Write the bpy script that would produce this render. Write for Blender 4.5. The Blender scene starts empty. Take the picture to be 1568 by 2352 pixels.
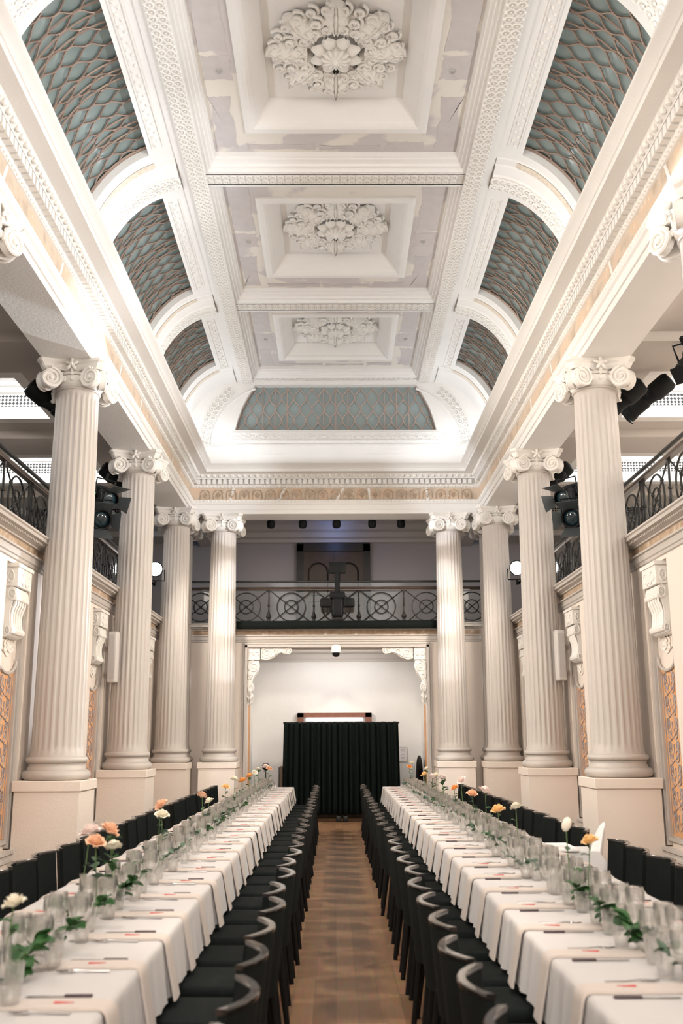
import bpy, math, random
from mathutils import Vector, Matrix
R = math.radians
PI = math.pi
random.seed(7)
SC = bpy.context.scene
COL = SC.collection

# ------------------------------------------------------------------ camera, world, exposure
cam_d = bpy.data.cameras.new('camera'); cam = bpy.data.objects.new('camera', cam_d); COL.objects.link(cam)
cam.location = (0, 0, 1.6)
cam.rotation_euler = (Matrix.Rotation(R(-.41), 3, 'Z') @ Matrix.Rotation(R(90 + 12.81), 3, 'X') @ Matrix.Rotation(R(-.27), 3, 'Z')).to_euler()
cam_d.sensor_fit = 'VERTICAL'; cam_d.sensor_height = 36; cam_d.sensor_width = 24; cam_d.lens = 35
cam_d.clip_end = 200
cam_d.dof.use_dof = True; cam_d.dof.focus_distance = 13.0; cam_d.dof.aperture_fstop = 2.4
SC.camera = cam
w = bpy.data.worlds.new('world'); SC.world = w; w.use_nodes = True
w.node_tree.nodes['Background'].inputs[0].default_value = (1, .93, .86, 1)
w.node_tree.nodes['Background'].inputs[1].default_value = 0.3
SC.view_settings.view_transform = 'Standard'; SC.view_settings.look = 'None'
SC.view_settings.gamma = 1; SC.view_settings.use_curve_mapping = False
SC.view_settings.exposure = 0.63
SC.cycles.use_denoising = True
SC.cycles.transparent_max_bounces = 64
SC.cycles.sample_clamp_indirect = 4.0
SC.cycles.caustics_reflective = False; SC.cycles.caustics_refractive = True

def aim(o, target):
    o.rotation_euler = (Vector(target) - o.location).to_track_quat('-Z', 'Y').to_euler()

def area(name, loc, target, sx, sy, power, color=(1, 1, 1)):
    d = bpy.data.lights.new(name, 'AREA'); d.shape = 'RECTANGLE'; d.size = sx; d.size_y = sy
    d.energy = power; d.color = color
    o = bpy.data.objects.new(name, d); COL.objects.link(o); o.location = loc; aim(o, target)
    o.visible_camera = False
    return o

def spot(name, loc, target, power, angle, blend=.3, color=(1, 1, 1), size=.05):
    d = bpy.data.lights.new(name, 'SPOT'); d.energy = power; d.spot_size = R(angle); d.spot_blend = blend
    d.color = color; d.shadow_soft_size = size
    o = bpy.data.objects.new(name, d); COL.objects.link(o); o.location = loc; aim(o, target)
    return o

def point(name, loc, power, color=(1, 1, 1), size=.1):
    d = bpy.data.lights.new(name, 'POINT'); d.energy = power; d.color = color; d.shadow_soft_size = size
    o = bpy.data.objects.new(name, d); COL.objects.link(o); o.location = loc
    return o

COOL = (.88, .93, 1.0); WARM = (1.0, .90, .79); NEUT = (1, .985, .965)
# soft fill added behind the camera, standing in for the hall's unseen lighting
area('fill_light', (0, -2.6, 7.6), (0, 15, 5.6), 5.5, 3, 310, NEUT)
area('fill_light', (0, -3.2, 4.5), (0, 12, 2.6), 6, 4, 200, WARM)
# warm fill added along the gallery rails to brighten the opposite walls
for s_ in (-1, 1):
    for y_, p_ in ((6.2, 290), (9.9, 420), (13.6, 470), (17.2, 320)):
        spot('wall_fill', (s_ * 3.05, y_, 4.75), (-s_ * 3.4 if y_ < 17 else -s_ * 2.2, y_ + .8 if y_ < 17 else 19.8, 2.2 if y_ < 17 else 1.6), p_, 125, 1, WARM, .2)
# cove strips lying on the long cornices, washing the vault
for s in (-1, 1):
    area('cove_strip', (.03 + s * 2.62, 12.6, 6.95), (.03 + s * 1.7, 12.6, 9.0), 11.5, .1, 32, (.955, .98, 1.0))
    area('cove_strip', (.03 + s * 2.5, 18.3, 6.95), (.03 + s * 2.0, 17.2, 8.6), .5, .3, 5, COOL)
area('cove_strip', (.03, 18.45, 6.9), (.03, 18.75, 9), 4.4, .08, 4, COOL)
# gallery ceiling coffers
for s in (-1, 1):
    for k in range(4):
        y = 3.69 + 3.78 * k
        for dx in (-.7, .7): point('coffer_light', (.03 + s * 5.37 + dx, y + 1.96, 6.62), 34, (.96, .98, 1), .12)
area('right_gallery_light', (6.9, 9.5, 5.9), (4.2, 12.5, 5.2), 5, 1.0, 90, WARM)
area('left_gallery_light', (-6.9, 9.5, 5.9), (-4.2, 12.5, 4.6), 5, 1.0, 3, WARM)
# lamp in the arched recess
area('recess_lamp', (.04, 20.15, 3.2), (.04, 21.3, 2.2), 2.0, .25, 10, NEUT)
# stage lanterns, plus warm fill for the right entablature
spot('lantern_and_fill_beam', (3.1, 17.7, 4.55), (-2.75, 11.0, 5.85), 3000, 10, .3, COOL)
spot('lantern_and_fill_beam', (3.1, 17.7, 4.55), (-2.70, 11.1, 2.6), 1300, 16, .5, COOL)
spot('lantern_and_fill_beam', (-3.1, 17.7, 4.55), (3.0, 7.1, 5.8), 4600, 6, .3, COOL)
spot('lantern_and_fill_beam', (3.0, 8.0, 5.0), (-2.6, 8.4, 6.9), 430, 58, .8, COOL)
spot('lantern_and_fill_beam', (-3.0, 8.0, 5.0), (2.6, 9.0, 6.6), 170, 58, .8, WARM)  # warm fill added opposite the cool beam to brighten the right entablature
spot('lantern_and_fill_beam', (-3.0, 12.0, 5.0), (2.6, 13.0, 6.6), 220, 58, .8, WARM)  # the same added fill, one bay farther along
spot('lantern_and_fill_beam', (3.0, 12.0, 5.0), (-2.6, 13.0, 6.6), 340, 58, .8, COOL)
for s_ in (-1, 1):
    for z_, p_ in ((5.6, 1100), (4.7, 1100), (3.8, 1000), (2.9, 800), (.85, 500)):
        spot('lantern_and_fill_beam', (-s_ * 3.0, 12.4, 5.4), (.03 + s_ * 2.235, 19.45, z_), p_, 4.6, .5, COOL)
    spot('lantern_and_fill_beam', (-s_ * 3.0, 13.0, 5.2), (s_ * 2.5, 18.8, 6.6), 600, 20, .9, COOL)
spot('lantern_and_fill_beam', (3.0, 9.5, 5.2), (-2.3, 11.1, 8.1), 380, 34, .8, COOL)
spot('lantern_and_fill_beam', (-.4, 6.2, 6.6), (.1, 4.8, 0), 520, 22, .9, WARM)
point('blue_led', (.0, 22.6, 6.15), 3.0, (.25, .4, 1))
point('blue_led', (-3.2, 21.6, 6.05), 3.0, (.1, .45, 1))
point('blue_led', (3.3, 21.6, 6.05), 3.0, (.1, .45, 1))
area('end_gallery_light', (.0, 21.2, 6.5), (0, 22.8, 4.4), 3.5, .4, 2, NEUT)

# ------------------------------------------------------------------ materials
def mat(name, color, rough=.6, metal=0, var=0, vscale=3, bump=0, bscale=40, coat=0, spec=.5):
    m = bpy.data.materials.new(name); m.use_nodes = True
    nt = m.node_tree; b = nt.nodes['Principled BSDF']
    b.inputs['Base Color'].default_value = (*color, 1); b.inputs['Roughness'].default_value = rough
    b.inputs['Metallic'].default_value = metal; b.inputs['Coat Weight'].default_value = coat
    b.inputs['Specular IOR Level'].default_value = spec
    tc = nt.nodes.new('ShaderNodeTexCoord')
    if var:
        n = nt.nodes.new('ShaderNodeTexNoise'); n.inputs['Scale'].default_value = vscale; n.inputs['Detail'].default_value = 6
        nt.links.new(tc.outputs['Object'], n.inputs['Vector'])
        mx = nt.nodes.new('ShaderNodeMix'); mx.data_type = 'RGBA'
        mx.inputs[6].default_value = (*[c * (1 - var) for c in color], 1)
        mx.inputs[7].default_value = (*[min(1, c * (1 + var)) for c in color], 1)
        nt.links.new(n.outputs['Fac'], mx.inputs[0]); nt.links.new(mx.outputs[2], b.inputs['Base Color'])
    if bump:
        n2 = nt.nodes.new('ShaderNodeTexNoise'); n2.inputs['Scale'].default_value = bscale; n2.inputs['Detail'].default_value = 4
        nt.links.new(tc.outputs['Object'], n2.inputs['Vector'])
        bp = nt.nodes.new('ShaderNodeBump'); bp.inputs['Strength'].default_value = bump; bp.inputs['Distance'].default_value = .02
        nt.links.new(n2.outputs['Fac'], bp.inputs['Height']); nt.links.new(bp.outputs['Normal'], b.inputs['Normal'])
    return m

def ramp_mat(name, stops, scale, rough=.7, detail=6, distort=0, constant=False, stretch=(1, 1, 1)):
    m = bpy.data.materials.new(name); m.use_nodes = True
    nt = m.node_tree; b = nt.nodes['Principled BSDF']; b.inputs['Roughness'].default_value = rough
    tc = nt.nodes.new('ShaderNodeTexCoord'); mp = nt.nodes.new('ShaderNodeMapping'); mp.inputs['Scale'].default_value = stretch
    n = nt.nodes.new('ShaderNodeTexNoise'); n.inputs['Scale'].default_value = scale; n.inputs['Detail'].default_value = detail
    n.inputs['Distortion'].default_value = distort
    r = nt.nodes.new('ShaderNodeValToRGB')
    if constant: r.color_ramp.interpolation = 'CONSTANT'
    els = r.color_ramp.elements
    els[0].position, els[0].color = stops[0][0], (*stops[0][1], 1)
    els[1].position, els[1].color = stops[1][0], (*stops[1][1], 1)
    for p, c in stops[2:]:
        e = els.new(p); e.color = (*c, 1)
    nt.links.new(tc.outputs['Object'], mp.inputs['Vector']); nt.links.new(mp.outputs['Vector'], n.inputs['Vector'])
    nt.links.new(n.outputs['Fac'], r.inputs['Fac']); nt.links.new(r.outputs['Color'], b.inputs['Base Color'])
    return m

M = {}
M['plaster'] = mat('ceiling_plaster', (.86, .845, .82), .6, var=.03, bump=.15, bscale=30)
M['ornament'] = mat('ornament_plaster', (.86, .84, .80), .6, var=.05, vscale=8, bump=.25, bscale=60)
M['wall'] = mat('wall_paint_lightened', (.84, .75, .67), .6, var=.025, bump=.12, bscale=60)  # same paint as the columns, lightened to offset weak light on walls and pedestals
M['greywall'] = mat('gallery_wall_grey', (.40, .375, .375), .7, var=.03, bump=.12, bscale=60)
M['deck'] = mat('gallery_deck_dark', (.09, .075, .065), .9, var=.1, vscale=20)  # dark deck colour put in to cut bounce onto the left gallery ceiling
M['stone'] = mat('column_paint_darkened', (.55, .507, .468), .5, var=.025, vscale=2, bump=.1, bscale=50)  # same paint as the walls, darkened because the columns catch too much light
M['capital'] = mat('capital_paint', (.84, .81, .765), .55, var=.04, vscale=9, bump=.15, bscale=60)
M['tan'] = ramp_mat('tan_ornament', [(.3, (.66, .56, .45)), (.62, (.80, .71, .60))], 22, detail=3)
M['frieze'] = ramp_mat('painted_frieze', [(.3, (.50, .40, .31)), (.5, (.66, .55, .44)), (.62, (.70, .52, .38)), (.75, (.78, .72, .62))], 5, detail=8)
M['gilt'] = ramp_mat('worn_gilt_band', [(.35, (.40, .28, .185)), (.58, (.52, .39, .28)), (.68, (.76, .68, .58))], 9, detail=8)
M['peeled'] = ramp_mat('peeled_plaster', [(.0, (.58, .545, .54)), (.47, (.63, .595, .59)), (.505, (.80, .76, .70)), (1, (.84, .80, .74))], 1.1, detail=9, distort=.4)
M['graypaint'] = mat('grey_old_paint', (.60, .565, .56), .7, var=.10, vscale=7, bump=.2)
M['orange'] = ramp_mat('orange_paint', [(.3, (.70, .33, .15)), (.6, (.74, .43, .22)), (.75, (.74, .55, .38))], 7, detail=7)
M['greyline'] = mat('slate_scroll_paint', (.40, .36, .36), .7, var=.15, vscale=15)
M['darkgrille'] = mat('grille_dark', (.05, .05, .05), .7)
M['white'] = mat('white_paint', (.88, .87, .85), .5, var=.02, bump=.1)
M['leather'] = mat('black_cloth', (.006, .0085, .008), .85, var=.3, vscale=30, bump=.3, bscale=200, spec=.15)
M['blacklacquer'] = mat('black_lacquer', (.015, .013, .012), .22, var=.2, vscale=20, coat=.8)
M['blackwood'] = mat('black_wood', (.007, .0065, .006), .6, var=.2, vscale=20, spec=.2)
M['iron'] = mat('black_iron', (.012, .0115, .011), .45, metal=.2, var=.2, vscale=25)
M['handrail'] = mat('handrail_wood', (.055, .035, .025), .3, var=.3, vscale=12, coat=.3)
M['lantern'] = mat('lantern_black', (.006, .007, .0075), .55, var=.2, vscale=20, spec=.18)
M['blade'] = mat('barn_door_metal', (.10, .115, .12), .38, metal=.5, var=.15, vscale=15)
M['curtain'] = mat('black_green_drape', (.0025, .006, .005), .85, var=.2, vscale=10, spec=.15)
M['cloth'] = mat('white_linen', (.58, .555, .545), .8, var=.02, vscale=6, bump=.15, bscale=300)
M['napkin'] = mat('napkin_linen', (.60, .53, .48), .85, var=.04, vscale=30, bump=.2, bscale=300)
M['red'] = mat('red_card', (.62, .015, .02), .5, var=.1, vscale=40)
M['steel'] = mat('cutlery_steel', (.55, .53, .52), .22, metal=1, var=.05)
M['knifehandle'] = mat('knife_handle', (.06, .035, .04), .4, var=.2, vscale=60)
M['leaf'] = mat('leaf_green', (.030, .10, .026), .45, var=.45, vscale=18)
M['euca'] = mat('eucalyptus_green', (.075, .13, .085), .55, var=.3, vscale=18)
M['stem'] = mat('stem_green', (.09, .16, .045), .5, var=.2, vscale=20)
M['peach'] = mat('peach_petal', (.90, .57, .38), .6, var=.12, vscale=20)
M['apricot'] = mat('apricot_petal', (.93, .63, .31), .6, var=.12, vscale=20)
M['cream'] = mat('cream_petal', (.90, .84, .70), .6, var=.06, vscale=20)
M['orangepetal'] = mat('orange_petal', (.93, .42, .12), .6, var=.15, vscale=20)
M['pinkpetal'] = mat('blush_petal', (.88, .74, .69), .6, var=.08, vscale=20)
M['copper'] = mat('copper_came', (.28, .205, .165), .42, metal=.35, var=.15, vscale=14)
M['skyglass'] = mat('sea_green_glass', (.21, .26, .25), .16, var=.10, vscale=1.6, spec=.6)
M['palecopper'] = mat('pale_came', (.50, .39, .335), .45, metal=.2, var=.1, vscale=14)
M['paleglass'] = mat('pale_sea_glass', (.34, .41, .415), .2, var=.08, vscale=1.6)
M['bandback'] = mat('band_ground', (.66, .62, .57), .7, var=.05)
M['speaker'] = mat('speaker_grey', (.60, .56, .53), .5, var=.04, bump=.2, bscale=300)
M['speakergrille'] = mat('speaker_mesh', (.50, .47, .45), .6, var=.15, vscale=200)
M['plastic'] = mat('white_plastic', (.88, .87, .86), .35, var=.01)
M['darkwood'] = mat('dark_oak', (.018, .012, .009), .45, var=.35, vscale=6)
M['oak'] = mat('door_oak', (.06, .032, .017), .45, var=.35, vscale=8)
M['redwood'] = mat('mahogany', (.20, .075, .045), .4, var=.3, vscale=10)
M['skirtwood'] = mat('skirting_wood', (.55, .34, .20), .5, var=.15, vscale=10)
M['green'] = mat('green_sticker', (.02, .55, .16), .5, var=.05)
M['paper'] = mat('paper', (.80, .77, .78), .7, var=.02)
M['ink'] = mat('print_grey', (.45, .42, .44), .7, var=.1)
M['skyblue'] = mat('lens_blue', (.012, .03, .04), .12, coat=.5, var=.2, vscale=9)
M['silver'] = mat('silver_trim', (.7, .68, .66), .25, metal=1, var=.05)

def thin_glass(name, tint, edge=.5, frost=0, base=.05):
    m = bpy.data.materials.new(name); m.use_nodes = True
    nt = m.node_tree; nt.nodes.remove(nt.nodes['Principled BSDF'])
    t = nt.nodes.new('ShaderNodeBsdfTransparent'); t.inputs[0].default_value = (*tint, 1)
    g = nt.nodes.new('ShaderNodeBsdfGlossy'); g.inputs['Roughness'].default_value = .06; g.inputs[0].default_value = (.95, .95, .95, 1)
    lw = nt.nodes.new('ShaderNodeLayerWeight'); lw.inputs['Blend'].default_value = .5
    pw = nt.nodes.new('ShaderNodeMath'); pw.operation = 'POWER'; pw.inputs[1].default_value = 2.6
    ml = nt.nodes.new('ShaderNodeMath'); ml.operation = 'MULTIPLY_ADD'; ml.inputs[1].default_value = edge; ml.inputs[2].default_value = base
    mx = nt.nodes.new('ShaderNodeMixShader')
    nt.links.new(lw.outputs['Facing'], pw.inputs[0]); nt.links.new(pw.outputs[0], ml.inputs[0])
    nt.links.new(ml.outputs[0], mx.inputs[0]); nt.links.new(t.outputs[0], mx.inputs[1]); nt.links.new(g.outputs[0], mx.inputs[2])
    if frost:
        gl = nt.nodes.new('ShaderNodeBsdfGlass'); gl.inputs['IOR'].default_value = 1.45; gl.inputs['Roughness'].default_value = .0
        gl.inputs[0].default_value = (.98, .98, .975, 1)
        df = nt.nodes.new('ShaderNodeBsdfDiffuse'); df.inputs[0].default_value = (.88, .88, .87, 1)
        m1 = nt.nodes.new('ShaderNodeMixShader'); m1.inputs[0].default_value = .07; nt.links.new(gl.outputs[0], m1.inputs[1]); nt.links.new(df.outputs[0], m1.inputs[2])
        m2 = nt.nodes.new('ShaderNodeMixShader'); m2.inputs[0].default_value = frost
        nt.links.new(mx.outputs[0], m2.inputs[1]); nt.links.new(m1.outputs[0], m2.inputs[2]); mx = m2
    nt.links.new(mx.outputs[0], nt.nodes['Material Output'].inputs['Surface'])
    return m
M['glass'] = thin_glass('clear_glass', (.985, .985, .98), .9, .3)
M['vaseglass'] = thin_glass('vase_glass', (.98, .985, .98), .8, .2)
M['pane'] = thin_glass('guard_glass', (.96, .97, .965), .12, 0, .008)
M['water'] = thin_glass('water', (.95, .97, .95), .4)

def emit(name, color, s):
    m = bpy.data.materials.new(name); m.use_nodes = True
    b = m.node_tree.nodes['Principled BSDF']; b.inputs['Base Color'].default_value = (.8, .8, .8, 1)
    b.inputs['Emission Color'].default_value = (*color, 1); b.inputs['Emission Strength'].default_value = s
    return m
M['lamp_on'] = emit('lit_lens', (.97, .98, 1), 14)
M['tube_on'] = emit('lit_tube', (1, .95, .92), 1.1)

def floor_material():
    m = bpy.data.materials.new('oak_floor'); m.use_nodes = True
    nt = m.node_tree; b = nt.nodes['Principled BSDF']
    tc = nt.nodes.new('ShaderNodeTexCoord'); mp = nt.nodes.new('ShaderNodeMapping'); mp.inputs['Rotation'].default_value = (0, 0, R(90))
    br = nt.nodes.new('ShaderNodeTexBrick'); br.offset = .37
    br.inputs['Color1'].default_value = (.29, .16, .083, 1); br.inputs['Color2'].default_value = (.185, .10, .05, 1)
    br.inputs['Mortar'].default_value = (.16, .10, .06, 1)
    br.inputs['Scale'].default_value = 1; br.inputs['Mortar Size'].default_value = .0025; br.inputs['Bias'].default_value = 0
    br.inputs['Brick Width'].default_value = 1.15; br.inputs['Row Height'].default_value = .135
    n = nt.nodes.new('ShaderNodeTexNoise'); n.inputs['Scale'].default_value = 4; n.inputs['Detail'].default_value = 9
    mp2 = nt.nodes.new('ShaderNodeMapping'); mp2.inputs['Scale'].default_value = (9, .9, 1)
    mx = nt.nodes.new('ShaderNodeMix'); mx.data_type = 'RGBA'; mx.blend_type = 'OVERLAY'; mx.inputs[0].default_value = .35
    nt.links.new(tc.outputs['Object'], mp.inputs['Vector']); nt.links.new(mp.outputs['Vector'], br.inputs['Vector'])
    nt.links.new(tc.outputs['Object'], mp2.inputs['Vector']); nt.links.new(mp2.outputs['Vector'], n.inputs['Vector'])
    nt.links.new(br.outputs['Color'], mx.inputs[6]); nt.links.new(n.outputs['Color'], mx.inputs[7])
    nt.links.new(mx.outputs[2], b.inputs['Base Color'])
    b.inputs['Roughness'].default_value = .46
    return m
M['floor'] = floor_material()

def grille_material():
    m = bpy.data.materials.new('perforated_grille'); m.use_nodes = True
    nt = m.node_tree; b = nt.nodes['Principled BSDF']; b.inputs['Roughness'].default_value = .6
    tc = nt.nodes.new('ShaderNodeTexCoord'); mp = nt.nodes.new('ShaderNodeMapping')
    mp.inputs['Rotation'].default_value = (0, R(45), 0)
    ck = nt.nodes.new('ShaderNodeTexChecker'); ck.inputs['Scale'].default_value = 26
    ck.inputs['Color1'].default_value = (.85, .83, .8, 1); ck.inputs['Color2'].default_value = (.03, .03, .03, 1)
    nt.links.new(tc.outputs['Object'], mp.inputs['Vector']); nt.links.new(mp.outputs['Vector'], ck.inputs['Vector'])
    nt.links.new(ck.outputs['Color'], b.inputs['Base Color'])
    return m
M['grille'] = grille_material()

# ------------------------------------------------------------------ mesh helpers
class MB:
    def __init__(s): s.v = []; s.f = []
    def add(s, vs, fs):
        o = len(s.v); s.v += [tuple(p) for p in vs]; s.f += [tuple(i + o for i in f) for f in fs]; return s
    def box(s, x0, x1, y0, y1, z0, z1):
        return s.add([(x0, y0, z0), (x1, y0, z0), (x1, y1, z0), (x0, y1, z0), (x0, y0, z1), (x1, y0, z1), (x1, y1, z1), (x0, y1, z1)],
                     [(0, 3, 2, 1), (4, 5, 6, 7), (0, 1, 5, 4), (1, 2, 6, 5), (2, 3, 7, 6), (3, 0, 4, 7)])
    def rbox(s, x0, x1, y0, y1, z0, z1, r=.02, n=3):
        rings = []
        zs = []
        for i in range(n + 1):
            a = PI / 2 * i / n; zs.append((z0 + r * (1 - math.sin(a)), r * (1 - math.cos(a))))
        zs = [(z0 + r - r * math.sin(PI / 2 * (1 - i / n)), r - r * math.cos(PI / 2 * (1 - i / n))) for i in range(n + 1)]
        prof = zs + [(z1 - (z - z0), d) for z, d in reversed(zs)]
        for z, d in prof:
            ring = []
            for cx, cy, a0 in ((x1 - r, y1 - r, 0), (x0 + r, y1 - r, 90), (x0 + r, y0 + r, 180), (x1 - r, y0 + r, 270)):
                for k in range(n + 1):
                    a = R(a0 + 90 * k / n); rr = max(r - d, .0005)
                    ring.append((cx + rr * math.cos(a), cy + rr * math.sin(a), z))
            rings.append(ring)
        return s.loft(rings, True)
    def loft(s, rings, caps=False, closed=True):
        n = len(rings[0]); vs = [p for r in rings for p in r]; fs = []
        for i in range(len(rings) - 1):
            for j in range(n if closed else n - 1):
                k = (j + 1) % n
                fs.append((i * n + j, i * n + k, (i + 1) * n + k, (i + 1) * n + j))
        if caps:
            fs.append(tuple(range(n - 1, -1, -1))); fs.append(tuple((len(rings) - 1) * n + j for j in range(n)))
        return s.add(vs, fs)
    def lathe(s, prof, seg=24, c=(0, 0, 0), rf=None, caps=True):
        rings = []
        for r, z in prof:
            ring = []
            for j in range(seg):
                a = 2 * PI * j / seg; rr = r * (rf(a, z) if rf else 1)
                ring.append((c[0] + rr * math.cos(a), c[1] + rr * math.sin(a), c[2] + z))
            rings.append(ring)
        return s.loft(rings, caps)
    def tube(s, path, r, seg=6, caps=True, closed=False):
        path = [Vector(p) for p in path]; n = len(path); rings = []
        rs = r if isinstance(r, (list, tuple)) else [r] * n
        prev = None
        for i, p in enumerate(path):
            a = path[(i - 1) % n] if (closed or i > 0) else p
            b = path[(i + 1) % n] if (closed or i < n - 1) else p
            t = (b - a)
            t = t.normalized() if t.length > 1e-9 else Vector((0, 0, 1))
            if prev is None:
                u = t.orthogonal().normalized()
            else:
                u = prev - t * prev.dot(t)
                u = u.normalized() if u.length > 1e-6 else t.orthogonal().normalized()
            prev = u; w_ = t.cross(u)
            rings.append([tuple(p + (u * math.cos(2 * PI * k / seg) + w_ * math.sin(2 * PI * k / seg)) * rs[i]) for k in range(seg)])
        if closed:
            rings.append(rings[0]); return s.loft(rings)
        return s.loft(rings, caps)
    def torus(s, c, R_, r, axis='z', seg=16, sub=6, sq=(1, 1)):
        pts = []
        for i in range(seg):
            a = 2 * PI * i / seg; x, y = R_ * math.cos(a) * sq[0], R_ * math.sin(a) * sq[1]
            pts.append({'z': (c[0] + x, c[1] + y, c[2]), 'x': (c[0], c[1] + x, c[2] + y), 'y': (c[0] + x, c[1], c[2] + y)}[axis])
        return s.tube(pts, r, sub, closed=True)
    def ball(s, c, r, seg=10, rings=6, sc=(1, 1, 1)):
        rr = []
        for i in range(rings + 1):
            a = PI * i / rings; q = max(math.sin(a), .02) * r
            rr.append([(c[0] + q * math.cos(2 * PI * k / seg) * sc[0], c[1] + q * math.sin(2 * PI * k / seg) * sc[1], c[2] - r * math.cos(a) * sc[2]) for k in range(seg)])
        return s.loft(rr, True)
    def cyl(s, p0, p1, r0, r1=None, seg=12):
        return s.tube([p0, p1], [r0, r0 if r1 is None else r1], seg)
    def prism(s, poly, axis, a, b):
        n = len(poly)
        mk = {'x': lambda p, t: (t, p[0], p[1]), 'y': lambda p, t: (p[0], t, p[1]), 'z': lambda p, t: (p[0], p[1], t)}[axis]
        vs = [mk(p, a) for p in poly] + [mk(p, b) for p in poly]
        fs = [tuple(range(n - 1, -1, -1)), tuple(range(n, 2 * n))] + [(i, (i + 1) % n, n + (i + 1) % n, n + i) for i in range(n)]
        return s.add(vs, fs)
    def grid(s, fn, nu, nv):
        vs = [fn(i / nu, j / nv) for i in range(nu + 1) for j in range(nv + 1)]
        fs = [(i * (nv + 1) + j, (i + 1) * (nv + 1) + j, (i + 1) * (nv + 1) + j + 1, i * (nv + 1) + j + 1) for i in range(nu) for j in range(nv)]
        return s.add(vs, fs)
    def merge(s, o, mtx=None):
        vs = [tuple(mtx @ Vector(p)) for p in o.v] if mtx is not None else o.v
        return s.add(vs, o.f)
    def mesh(s, name, m, smooth=True, ang=38):
        me = bpy.data.meshes.new(name); me.from_pydata(s.v, [], s.f); me.validate(); me.update()
        import bmesh
        bm = bmesh.new(); bm.from_mesh(me); bmesh.ops.recalc_face_normals(bm, faces=bm.faces); bm.to_mesh(me); bm.free()
        me.materials.append(M[m] if isinstance(m, str) else m)
        if smooth:
            for p in me.polygons: p.use_smooth = True
            me.set_sharp_from_angle(angle=R(ang))
        return me
    def build(s, name, m, parent=None, smooth=True, ang=38):
        o = bpy.data.objects.new(name, s.mesh(name, m, smooth, ang)); COL.objects.link(o)
        if parent: o.parent = parent
        return o

def tag(o, label, cat, group=None, kind=None):
    o['label'] = label; o['category'] = cat
    if group: o['group'] = group
    if kind: o['kind'] = kind
    return o
def thing(name, label, cat, loc=(0, 0, 0), rz=0, group=None):
    o = bpy.data.objects.new(name, None); COL.objects.link(o); o.location = loc; o.rotation_euler = (0, 0, rz)
    o.empty_display_size = .05
    return tag(o, label, cat, group)
def struct(o): o['kind'] = 'structure'; return o
def copy_tree(o, parent=None):
    c = o.copy(); COL.objects.link(c)
    if parent: c.parent = parent
    for ch in o.children: copy_tree(ch, c)
    return c
def dup(src, loc, rz, label, group=None, rot=None):
    c = copy_tree(src); c.location = loc; c.rotation_euler = rot if rot else (0, 0, rz)
    c['label'] = label
    if group: c['group'] = group
    return c
ORD = 'first second third fourth fifth sixth seventh eighth ninth tenth eleventh twelfth thirteenth fourteenth fifteenth sixteenth seventeenth eighteenth nineteenth twentieth twenty-first twenty-second twenty-third twenty-fourth twenty-fifth twenty-sixth twenty-seventh twenty-eighth twenty-ninth thirtieth'.split()

CX = .03                    # hall axis
COLX, COLY = 3.075, [7.47, 11.25, 15.02, 18.87]
SOFF = 5.92                 # underside of the long beams
WALLU = 3.42                # face of the lower side walls
LEDGE = 3.82
YB = -4.0                   # rear end of the hall, behind the camera
def X(s, u): return CX + s * u

# ================================================================== the setting
def quad_strip(pts, s, y0, y1, mb):                # profile of (u, z) extruded along the hall
    vs = [(X(s, u), y0, z) for u, z in pts] + [(X(s, u), y1, z) for u, z in pts]; n = len(pts)
    mb.add(vs, [(i, i + 1, n + i + 1, n + i) for i in range(n - 1)])

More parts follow.
